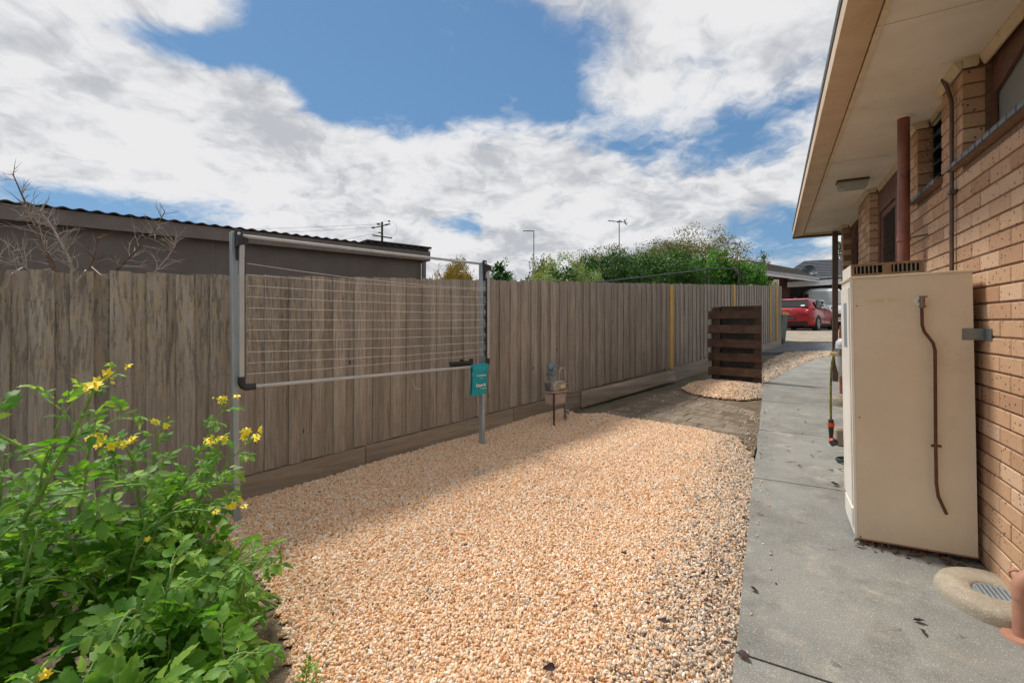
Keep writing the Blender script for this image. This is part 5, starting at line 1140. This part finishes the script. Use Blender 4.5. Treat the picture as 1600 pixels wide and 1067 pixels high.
for s_ in (1, -1):
    sd = (0, s_, .1)
    quad3('quarter_window', [(.62, s_ * .87, 1.02), (1.12, s_ * .88, 1.01), (1.10, s_ * .69, 1.34), (.80, s_ * .69, 1.34)], M['dark_pane'], car, .025, sd)
    quad3('side_window', [(1.16, s_ * .88, 1.01), (1.86, s_ * .88, 1.0), (1.86, s_ * .68, 1.385), (1.14, s_ * .69, 1.36)], M['dark_pane'], car, .025, sd)
    quad3('side_window', [(1.91, s_ * .88, 1.0), (2.78, s_ * .875, .99), (2.40, s_ * .68, 1.36), (1.91, s_ * .68, 1.385)], M['dark_pane'], car, .025, sd)
    quad3('tail_light', [(.05, s_ * .42, .86), (.10, s_ * .80, .87), (.30, s_ * .875, .93), (.28, s_ * .86, 1.0), (.12, s_ * .74, .99), (.08, s_ * .42, .94)], M['lamp'], car, .03, (-.8, s_ * .5, 0))
    quad3('door_seam', [(1.88, s_ * .905, .3), (1.895, s_ * .905, .3), (1.895, s_ * .895, .99), (1.88, s_ * .895, .99)], M['tyre'], car, .006, sd)
    quad3('sill_trim', [(1.1, s_ * .885, .2), (3.1, s_ * .885, .2), (3.1, s_ * .90, .30), (1.1, s_ * .90, .30)], M['tyre'], car, .008, sd)
    part('mirror', MB().box((2.55, s_ * .92 - .07, .98), (2.66, s_ * 1.0 + .07 * s_ - .0, 1.10), CR), M['tyre'], car, bevel=.02)
    quad3('reflector_light', [(.03, s_ * .52, .42), (.06, s_ * .74, .43), (.06, s_ * .74, .48), (.03, s_ * .52, .47)], M['lamp'], car, .03, (-1, 0, 0))
quad3('bumper_skirt', [(.03, .70, .24), (.03, -.70, .24), (.0, -.66, .40), (.0, .66, .40)], M['tyre'], car, .035, (-1, 0, 0))
quad3('bumper', [(.0, .74, .44), (.0, -.74, .44), (-.01, -.74, .66), (-.01, .74, .66)], M['carred'], car, .025, (-1, 0, 0))
pl_ = quad3('number_plate', [(-.04, .22, .50), (-.04, -.22, .50), (-.04, -.22, .61), (-.04, .22, .61)], M['tyre'], car, .01, (-1, 0, 0))
for k in range(6): quad3('plate_mark', [(-.053, .17 - k * .062, .53 + .004 * (k % 2)), (-.053, .135 - k * .062, .53), (-.053, .135 - k * .062, .585), (-.053, .17 - k * .062, .58)], M['galv'], pl_, .003, (-1, 0, 0))
part('badge', MB().tube([CR(.05, 0, .915), CR(.03, 0, .915)], .06, 14), M['rim'], car, smooth=True)
quad3('sticker', [(.145, -.36, 1.09), (.145, -.52, 1.09), (.185, -.51, 1.15), (.185, -.36, 1.15)], M['white'], car, .01, bk)
part('roof_fin', MB().prism([(.62, 1.44), (.85, 1.46), (.66, 1.53)], -.015, .015, CR), M['carred'], car)
for x in (.80, 3.42):
    for s_ in (1, -1): wheel(CR, x, s_ * .70, .315, .20, s_, car)
for s_ in (1, -1):
    for x in (.80, 3.42): part('wheel_arch', MB().tube([CR(x + .36 * math.cos(w), s_ * .885, .315 + .36 * math.sin(w)) for w in np.linspace(-.15, math.pi + .15, 12)], .035, 6), M['tyre'], car, smooth=True)

# white van nosing out of the carport
vo = pix(1291, 505, 26.0); vth = rad(205); vf = Vector((math.sin(vth), math.cos(vth), 0)); vl = Vector((-vf.y, vf.x, 0)); vgz = G(vo.x, vo.y) + .016
def VN(x, y, z): p = vo + vf * (x - .5) + vl * (y - .1); return Vector((p.x, p.y, vgz + z * 1.14))
van = thing('white_van', VN(0, 0, 0), 'white van parked nose out in the neighbour carport', 'van')
def vsec(x, zb, zt_, hw, hr): pts = [(hw * .95, zb), (hw, zb + .15), (hw, zt_ * .55), (hr + (hw - hr) * .4, zt_ * .82), (hr, zt_ - .10), (hr * .8, zt_), (0, zt_ + .02)]; return [(x, y, z) for y, z in pts] + [(x, -y, z) for y, z in pts[-2::-1]]
vs_ = [vsec(-2.4, .3, 1.95, .92, .80), vsec(-1, .25, 2.0, .94, .82), vsec(.55, .25, 1.99, .94, .80), vsec(.95, .25, 1.86, .94, .78), vsec(1.75, .25, 1.12, .93, .84), vsec(2.3, .27, .98, .90, .78), vsec(2.42, .35, .82, .80, .66)]
nv = len(vs_[0])
part('body', MB().add([VN(*p) for s_ in vs_ for p in s_], [(i * nv + j, i * nv + j + 1, (i + 1) * nv + j + 1, (i + 1) * nv + j) for i in range(len(vs_) - 1) for j in range(nv - 1)] + [tuple(range(nv))[::-1], tuple((len(vs_) - 1) * nv + j for j in range(nv))]), M['vanwhite'], van, smooth='all')
def vquad(name, pts, m, off): return part(name, MB().add([VN(*p) for p in pts] + [VN(*(Vector(p) + Vector(off))) for p in pts], [(0, 1, 2, 3), (7, 6, 5, 4), (0, 1, 5, 4), (1, 2, 6, 5), (2, 3, 7, 6), (3, 0, 4, 7)]), M[m], van)
vquad('windscreen', [(1.02, .73, 1.80), (1.02, -.73, 1.80), (1.72, -.82, 1.16), (1.72, .82, 1.16)], 'pane', (.03, 0, .04))
for s_ in (1, -1):
    vquad('side_window', [(.0, s_ * .90, 1.2), (1.45, s_ * .90, 1.2), (.98, s_ * .82, 1.7), (.0, s_ * .82, 1.75)], 'dark_pane', (0, s_ * .045, .01))
    vquad('headlight', [(2.30, s_ * .55, .72), (2.22, s_ * .86, .72), (2.16, s_ * .86, .92), (2.28, s_ * .55, .88)], 'silver', (.08, s_ * .03, .0))
    for x in (1.75, -1.3): wheel(VN, x, s_ * .74, .33, .2, s_, van)
vquad('grille', [(2.42, .45, .55), (2.42, -.45, .55), (2.42, -.45, .72), (2.42, .45, .72)], 'plastic', (.03, 0, 0)); vquad('dash_paper', [(1.62, -.2, 1.24), (1.62, -.55, 1.24), (1.56, -.55, 1.30), (1.56, -.2, 1.30)], 'white', (.09, 0, .09))
# rubbish bin half hidden behind the fence end
gb = pix(1212, 545, 13.75); gb.z = G(gb.x, gb.y); bfr2 = frame((gb.x, gb.y, gb.z), .75)
gbt = thing('wheelie_bin', gb, 'dark bin with pale lid edge half hidden behind the fence end', 'bin')
part('tub', loft([[(x * .2, y * .2, .05) for x, y in ((-1, -1), (1, -1), (1, 1), (-1, 1))], [(x * .26, y * .26, .86) for x, y in ((-1, -1), (1, -1), (1, 1), (-1, 1))]], bfr2), M['hose_dark'], gbt, bevel=.01)
part('lid', MB().prism([(-.28, .86), (.28, .86), (.26, .93), (-.2, .96)], -.28, .28, bfr2), M['new_pine'], gbt, bevel=.01)
part('wheel', MB().tube([bfr2(-.2, -.24, .09), bfr2(-.2, -.18, .09)], .09, 14), M['tyre'], gbt, smooth=True)

# ================================================================== TOMATO PLANTS
rt_ = random.Random(5)
def leaflet(mb, base, ax, nrm, L, w, droop, fold, teeth, mi=0):
    """toothed ovate leaflet: midrib plus two serrated margins"""
    sd = nrm.cross(ax).normalized(); n = 9; mid, lf, rg_ = [], [], []
    for i in range(n + 1):
        q = i / n; c = base + ax * L * q - nrm * droop * L * q * q
        hw = w * L * (math.sin(math.pi * min(1, q ** .72)) ** .9) if 0 < q < 1 else 0
        tl = 1 + teeth * (1 if i % 2 else -.6)
        mid.append(c)
        if 0 < i < n:
            wob = nrm * (fold * hw + .10 * hw * math.sin(i * 2.4)); sw = ax * (-.05 * L if i % 2 == 0 else .03 * L)
            lf.append(c + sd * hw * tl + wob + sw); rg_.append(c - sd * hw * tl + wob + sw)
    b = len(mb.v); vs = mid + lf + rg_; m_ = n + 1; fs = []
    for i in range(n):
        a, c = i, i + 1; l0, l1 = m_ + i - 1, m_ + i; r0, r1 = m_ + n - 1 + i - 1, m_ + n - 1 + i
        if i == 0: fs += [(a, c, l1), (a, r1, c)]
        elif i == n - 1: fs += [(a, c, l0), (a, r0, c)]
        else: fs += [(a, c, l1, l0), (a, r0, r1, c)]
    mb.add(vs, fs, mi)
def leaf_mesh(k):
    """compound leaf along +x, unit length about 1"""
    mb = MB(); rr = random.Random(100 + k); pts = []; dr = rr.uniform(.25, .6)
    cv = lambda q: Vector((q * .72, .05 * math.sin(q * 3 + k), .16 * q - dr * .55 * q * q))
    pts = [cv(q) for q in np.linspace(0, 1, 7)]; mb.tube(pts, [.022, .019, .016, .014, .011, .009, .006], 5, mi=1)
    up = Vector((0, 0, 1))
    for q, s_ in ((.34, .30), (.62, .37), (.86, .33)):
        for sg in (1, -1):
            b = cv(q + rr.uniform(-.03, .03)); ax = Vector((.55 + rr.uniform(-.15, .2), sg, rr.uniform(-.25, .15))).normalized(); nr = (up + Vector((rr.uniform(-.3, .3), -sg * .1 + rr.uniform(-.3, .3), 0))).normalized(); nr = (nr - ax * nr.dot(ax)).normalized()
            L = s_ * rr.uniform(.85, 1.15); mb.tube([b, b + ax * L * .16], [.008, .006], 4, mi=1, cap=False)
            leaflet(mb, b + ax * L * .14, ax, nr, L, rr.uniform(.21, .27), rr.uniform(.1, .5), rr.uniform(.15, .45), rr.uniform(.10, .18))
    for q in (.48, .75):
        sg = rr.choice((1, -1)); b = cv(q); ax = Vector((.4, sg, 0)).normalized(); leaflet(mb, b, ax, up, .12, .36, .2, .2, .15)
    b = cv(1); ax = (cv(1) - cv(.9)).normalized(); nr = (up - ax * up.dot(ax)).normalized(); leaflet(mb, b, ax, nr, .42, .25, rr.uniform(.1, .45), .3, .15)
    return mb.mesh('leaf', [M['tomato'], M['tstem']], smooth='all', recalc=False)
LEAVES = [leaf_mesh(k) for k in range(8)]
def flower_mesh(k):
    mb = MB(); rr = random.Random(300 + k); n = 6
    for j in range(n):
        a = 2 * math.pi * j / n + rr.uniform(-.15, .15); o_ = Vector((math.cos(a), math.sin(a), 0)); s_ = Vector((-math.sin(a), math.cos(a), 0)); ref = rr.uniform(-.5, .35)
        mb.add([o_ * .10 + s_ * .12, o_ * .10 - s_ * .12, o_ * .55 - s_ * .30 + Vector((0, 0, .12 + ref * .2)), o_ * .55 + s_ * .30 + Vector((0, 0, .12 + ref * .2)), o_ * 1.05 + Vector((0, 0, ref))], [(0, 1, 2, 3), (3, 2, 4)])
    mb.lathe([(.12, -.05), (.20, .15), (.15, .45), (.03, .7)], W, 8, mi=1); mb.lathe([(.03, -.5), (.10, -.12), (.14, -.02)], W, 6, mi=2)
    return mb.mesh('flower', [M['petal'], M['anther'], M['tstem']], smooth=True, recalc=False)
def bud_mesh(): return MB().lathe([(.03, -.5), (.05, -.1), (.3, .1), (.38, .4), (.25, .8), (.03, 1.05)], W, 8).mesh('flower_bud', M['petal'], smooth='all')
FLOWERS = [flower_mesh(k) for k in range(3)]; BUD = bud_mesh()
def orient(x_axis, roll): q = x_axis.to_track_quat('X', 'Z'); return (q.to_matrix() @ Matrix.Rotation(roll, 3, 'X')).to_euler()
def grow_stem(plant, pts, r0, r1, leaf_from=.25, step=.075, size=(.17, .28), flowers=0, fl_size=.014, azim=None, spread=1.0):
    fine = []
    for i in range(len(pts) - 1):                      # Catmull-Rom
        p0, p1, p2, p3 = pts[max(i - 1, 0)], pts[i], pts[i + 1], pts[min(i + 2, len(pts) - 1)]
        for q in np.linspace(0, 1, 6, endpoint=False): fine.append(.5 * ((2 * p1) + (p2 - p0) * q + (2 * p0 - 5 * p1 + 4 * p2 - p3) * q * q + (3 * p1 - p0 - 3 * p2 + p3) * q ** 3))
    fine.append(pts[-1]); n = len(fine)
    part('stem', MB().tube(fine, [r0 + (r1 - r0) * i / (n - 1) for i in range(n)], 7), M['tstem'], plant, smooth=True)
    seg = [(fine[i + 1] - fine[i]).length for i in range(n - 1)]; tot = sum(seg); d = tot * leaf_from; ang = rt_.uniform(0, 6.3)
    while d < tot:
        acc = 0
        for i, s_ in enumerate(seg):
            if acc + s_ >= d: break
            acc += s_
        p = fine[i].lerp(fine[i + 1], (d - acc) / s_); dr = (fine[i + 1] - fine[i]).normalized(); q = d / tot
        sd = dr.orthogonal().normalized(); sd.rotate(Matrix.Rotation(ang, 3, dr)); ang += 2.4 + rt_.uniform(-.4, .4)
        ax = (sd * spread + dr * rt_.uniform(.35, .8) + Vector((0, 0, .1))).normalized()
        o_ = link('leaf', rt_.choice(LEAVES), plant, p); sz = rt_.uniform(*size) * (1 - .5 * max(0, q - .55) / .45); o_.scale = (sz, sz, sz); o_.rotation_euler = orient(ax, rt_.uniform(-.5, .5))
        d += step * rt_.uniform(.75, 1.3)
    for k in range(flowers + (2 if flowers > 1 else 0)):
        tip = fine[-1]; dr = (fine[-1] - fine[-3]).normalized(); j = Vector((rt_.uniform(-1, 1), rt_.uniform(-.6, .6), rt_.uniform(-.5, .9))) * .032 * (1 + .12 * flowers)
        p = tip + dr * .015 + j; part('flower_stalk', MB().tube([fine[-2], tip.lerp(p, .5) + Vector((0, 0, .006)), p], [.0022, .0017, .0013], 5), M['tstem'], plant, smooth=True)
        o_ = link('flower' if k % 4 != 3 else 'flower_bud', rt_.choice(FLOWERS) if k % 4 != 3 else BUD, plant, p); f_ = 1.2 * fl_size * rt_.uniform(.85, 1.25) * (.55 if k % 4 == 3 else 1); o_.scale = (f_,) * 3
        o_.rotation_euler = (rt_.uniform(.2, 1.7), rt_.uniform(-.5, .5), rt_.uniform(-.9, .9))
def ground_pt(x, y): return Vector((x, y, G(x, y) - .03))
def root(x, y): return ground_pt(x, y)
def plant(x, y, label): return thing('tomato_plant', ground_pt(x, y), label, 'plant', None)
def P3(l): return [pix(*p) for p in l]
# tall plant nearest the left edge
pA = plant(-1.62, 1.75, 'tallest tomato plant, its flowering tip highest against the left fence')
grow_stem(pA, [root(-1.62, 1.75)] + P3([(40, 850, 1.7), (62, 775, 1.66), (110, 688, 1.62), (130, 645, 1.6), (148, 606, 1.58)]), .011, .005, .62, .075, (.10, .17), 4, .020)
grow_stem(pA, P3([(108, 690, 1.62), (150, 672, 1.6), (195, 648, 1.58), (215, 640, 1.57)]), .0035, .002, .35, .045, (.09, .13), 0)
grow_stem(pA, P3([(78, 742, 1.65), (40, 705, 1.6), (0, 680, 1.55), (-40, 655, 1.5)]), .006, .004, .15, .06, (.14, .22), 1, .015)
grow_stem(pA, P3([(62, 775, 1.66), (120, 770, 1.62), (180, 760, 1.6), (225, 756, 1.58)]), .005, .003, .3, .06, (.12, .2), 0)
grow_stem(pA, P3([(120, 668, 1.61), (95, 640, 1.6), (70, 622, 1.6), (60, 612, 1.6)]), .003, .002, .4, .04, (.09, .13), 0)
grow_stem(pA, P3([(60, 780, 1.66), (70, 720, 1.62), (105, 640, 1.6), (170, 590, 1.58), (184, 577, 1.57)]), .004, .0016, .75, .06, (.07, .1), 1, .016)
# middle plants
pB = plant(-1.45, 2.05, 'tomato plant with a row of yellow flowers in front of the dark palings')
for l, fl_n, lf in (([(130, 840, 1.9), (132, 760, 1.85), (140, 700, 1.8), (150, 690, 1.78)], 4, .2), ([(180, 830, 1.95), (182, 740, 1.9), (172, 700, 1.86), (172, 692, 1.84)], 5, .2), ([(225, 820, 2.0), (215, 740, 1.95), (200, 705, 1.9), (198, 695, 1.9)], 5, .2), ([(150, 900, 1.8), (100, 830, 1.7), (40, 770, 1.6)], 0, .2)):
    grow_stem(pB, [root(-1.45 + rt_.uniform(-.15, .15), 2.05 + rt_.uniform(-.1, .1))] + P3(l), .008, .003, lf, .06, (.15, .24), fl_n, .016)
pC = plant(-1.22, 2.25, 'slender tomato plant flowering directly beside the left clothesline post')
for l, fl_n in (([(250, 840, 2.2), (240, 740, 2.15), (246, 690, 2.1), (250, 664, 2.1)], 2), ([(270, 840, 2.2), (290, 750, 2.15), (320, 690, 2.1), (352, 634, 2.05)], 3), ([(290, 840, 2.2), (320, 760, 2.1), (340, 715, 2.05), (338, 690, 2.0)], 4), ([(300, 830, 2.2), (345, 740, 2.15), (368, 710, 2.1), (392, 688, 2.1)], 5), ([(300, 850, 2.15), (340, 790, 2.1), (365, 785, 2.1)], 3), ([(260, 820, 2.1), (300, 760, 2.0), (380, 757, 1.95)], 0), ([(240, 860, 2.0), (280, 800, 1.95), (340, 800, 1.9)], 1)):
    grow_stem(pC, [root(-1.22 + rt_.uniform(-.12, .12), 2.25 + rt_.uniform(-.1, .1))] + P3(l), .006, .0028, .35, .055, (.12, .20), fl_n, .016, spread=.8)
# dense low growth in the foreground: every plant has its own root and several sprawling stems
specs = [(-1.75, 1.5, 'lush low tomato plant filling the left edge at mid height', 7, .85, (-.25, -.05)), (-1.25, 1.65, 'broad leafy tomato plant in the middle of the green mass', 8, .75, (.05, -.1)), (-1.15, 1.25, 'foreground tomato plant with large dark leaves at the lower left corner', 9, .62, (0, -.1)),
         (-1.10, 1.58, 'sprawling tomato plant reaching over the gravel on the right', 7, .52, (.10, .0)), (-.97, 1.24, 'low tomato plant creeping along the bottom edge onto gravel', 8, .42, (.02, -.05)), (-1.5, 1.15, 'shaded tomato plant at the extreme lower left', 6, .7, (-.05, -.1)), (-1.42, 1.98, 'tomato plant leaning over the gravel below the post', 7, .55, (.04, .1)), (-1.95, 1.75, 'leafy tomato plant cut by the left picture edge', 8, .95, (.0, -.05)), (-1.55, 1.85, 'bushy tomato plant right under the tall flowering stem', 8, .72, (.0, .0))]
for x, y, lab, ns, h, (lx, ly) in specs:
    p_ = plant(x, y, lab)
    for k in range(ns):
        if k % 5 == 4: continue
        a = 2 * math.pi * k / ns + rt_.uniform(-.4, .4); R = rt_.uniform(.12, .36); hh = h * rt_.uniform(.6, 1.1)
        b = root(x + rt_.uniform(-.05, .05), y + rt_.uniform(-.05, .05)); d = Vector((math.cos(a) * R + lx * .6, math.sin(a) * R + ly * .6, 0))
        grow_stem(p_, [b, b + d * .25 + Vector((0, 0, hh * .5)), b + d * .65 + Vector((0, 0, hh * .85)), b + d + Vector((0, 0, hh * rt_.uniform(.8, 1.05)))], .007, .003, .12, .042, (.13, .24), 1 if rt_.random() < .35 else 0, .0095)
pW = plant(-.52, 1.50, 'little sprig of green leaves in gravel at the bottom edge')
grow_stem(pW, [gpix(478, 1062, -.02), pix(480, 1050, 1.66), pix(492, 1030, 1.64)], .003, .002, .2, .025, (.05, .08))
pW = plant(-.78, 1.60, 'upright tomato seedling standing clear at the gravel edge')
grow_stem(pW, [gpix(372, 1000, -.02), pix(376, 950, 1.75), pix(385, 890, 1.7)], .004, .002, .25, .035, (.09, .14))

# ================================================================== FALLEN LEAVES
def fallen(k):
    rr = random.Random(500 + k); mb = MB(); n = 5
    for i in range(n):
        pass
    L = 1; c = rr.uniform(.2, .6); pts = []
    for i in range(6):
        q = i / 5; w = .32 * math.sin(math.pi * q ** .8) if 0 < q < 1 else .01
        pts += [Vector((q - .5, w, c * (abs(q - .5) * .5) + w * .8 * rr.uniform(.5, 1))), Vector((q - .5, 0, c * abs(q - .5) * .5)), Vector((q - .5, -w, c * abs(q - .5) * .5 + w * rr.uniform(.2, 1)))]
    fs = [(i * 3 + j, i * 3 + j + 1, i * 3 + j + 4, i * 3 + j + 3) for i in range(5) for j in range(2)]
    return mb.add(pts, fs).mesh('fallen_leaf', M['purple'], smooth='all', recalc=False)
FL = [fallen(k) for k in range(5)]
spots_path = [(1162, 1035, 1.4), (1178, 930, .8), (1437, 980, 1.0), (1441, 997, 1.0), (1305, 763, 1.3), (1299, 740, .9), (1312, 739, .8), (1268, 717, .9), (1249, 733, .8), (1231, 708, .6), (1247, 644, .8), (1258, 663, .8), (1254, 681, .5), (1270, 695, .5), (1218, 652, .5), (1188, 713, .7)]
spots_gravel = [(1145, 845, .9), (1117, 848, .9), (1128, 890, .8), (1130, 885, .7), (1085, 878, .9), (1098, 903, .7), (1120, 910, .7), (1140, 915, .7), (1104, 945, .9), (1108, 955, .7), (1035, 978, 1.1), (1012, 950, .8), (930, 955, .8), (858, 1053, 1.1), (975, 870, .7), (1085, 815, .7), (1163, 745, .8), (1155, 722, .7), (1020, 866, .7), (727, 858, .9), (720, 765, .6), (883, 695, .5), (1015, 712, .5), (1130, 727, .6), (1163, 815, .8), (1167, 815, .6), (1110, 940, .8), (1133, 860, .7), (962, 832, .5), (606, 766, .6), (571, 733, .6), (500, 773, .7), (1003, 697, .5), (1135, 1014, 1.0)]
for i, (lst, dz, lab, grp) in enumerate(((spots_path, .028, 'small curled dark purple leaf fallen on the concrete path', 'fallen leaves on the path'), (spots_gravel, .022, 'small curled dark purple leaf fallen on the peach gravel', 'fallen leaves on the gravel'))):
    for x, y, s_ in lst:
        p = gpix(x, y, dz); o_ = link('fallen_leaf', random.choice(FL), None, p); f_ = .042 * s_ * random.uniform(.85, 1.2); o_.scale = (f_, f_ * random.uniform(.7, 1.1), f_); o_.rotation_euler = (random.uniform(-.4, .4), random.uniform(-.3, .3), random.uniform(0, 6.3))
        tag(o_, lab, 'leaf', grp)

# stray stones kicked off the gravel
st_ = MB(); rs_ = random.Random(77)
def stone(p, q):
    m_ = Euler((rs_.uniform(0, 6), rs_.uniform(0, 6), rs_.uniform(0, 6))).to_matrix(); t5 = (1 + 5 ** .5) / 2
    iv = [(-1, t5, 0), (1, t5, 0), (-1, -t5, 0), (1, -t5, 0), (0, -1, t5), (0, 1, t5), (0, -1, -t5), (0, 1, -t5), (t5, 0, -1), (t5, 0, 1), (-t5, 0, -1), (-t5, 0, 1)]
    fi = [(0, 11, 5), (0, 5, 1), (0, 1, 7), (0, 7, 10), (0, 10, 11), (1, 5, 9), (5, 11, 4), (11, 10, 2), (10, 7, 6), (7, 1, 8), (3, 9, 4), (3, 4, 2), (3, 2, 6), (3, 6, 8), (3, 8, 9), (4, 9, 5), (2, 4, 11), (6, 2, 10), (8, 6, 7), (9, 8, 1)]
    sx = (q * rs_.uniform(.8, 1.3), q * rs_.uniform(.6, 1), q * rs_.uniform(.5, .8))
    st_.add([p + m_ @ Vector((x * sx[0] / 1.9, y * sx[1] / 1.9, z * sx[2] / 1.9)) for x, y, z in iv], fi)
for k in range(70):
    s_ = rs_.uniform(.9, 7.2); p = PT(s_, PA + abs(rs_.gauss(0, .07)) + .01); stone(p + Vector((0, 0, .004)), rs_.uniform(.004, .010))
for k in range(260):
    q = rs_.random(); p = bil(rs_.random() ** 1.6, rs_.random()) + Vector((0, 0, .012)); stone(p, rs_.uniform(.005, .011))
for k in range(160):
    s_ = rs_.uniform(4.6, 6.6); p = PT(s_, PA - abs(rs_.gauss(0, .10)) - .01, -.022); stone(p, rs_.uniform(.006, .011))
tag(part('scattered_stones', st_, M['pebble'], smooth='all'), 'stray pebbles scattered over path edge and bare earth', 'pebbles', kind='stuff')
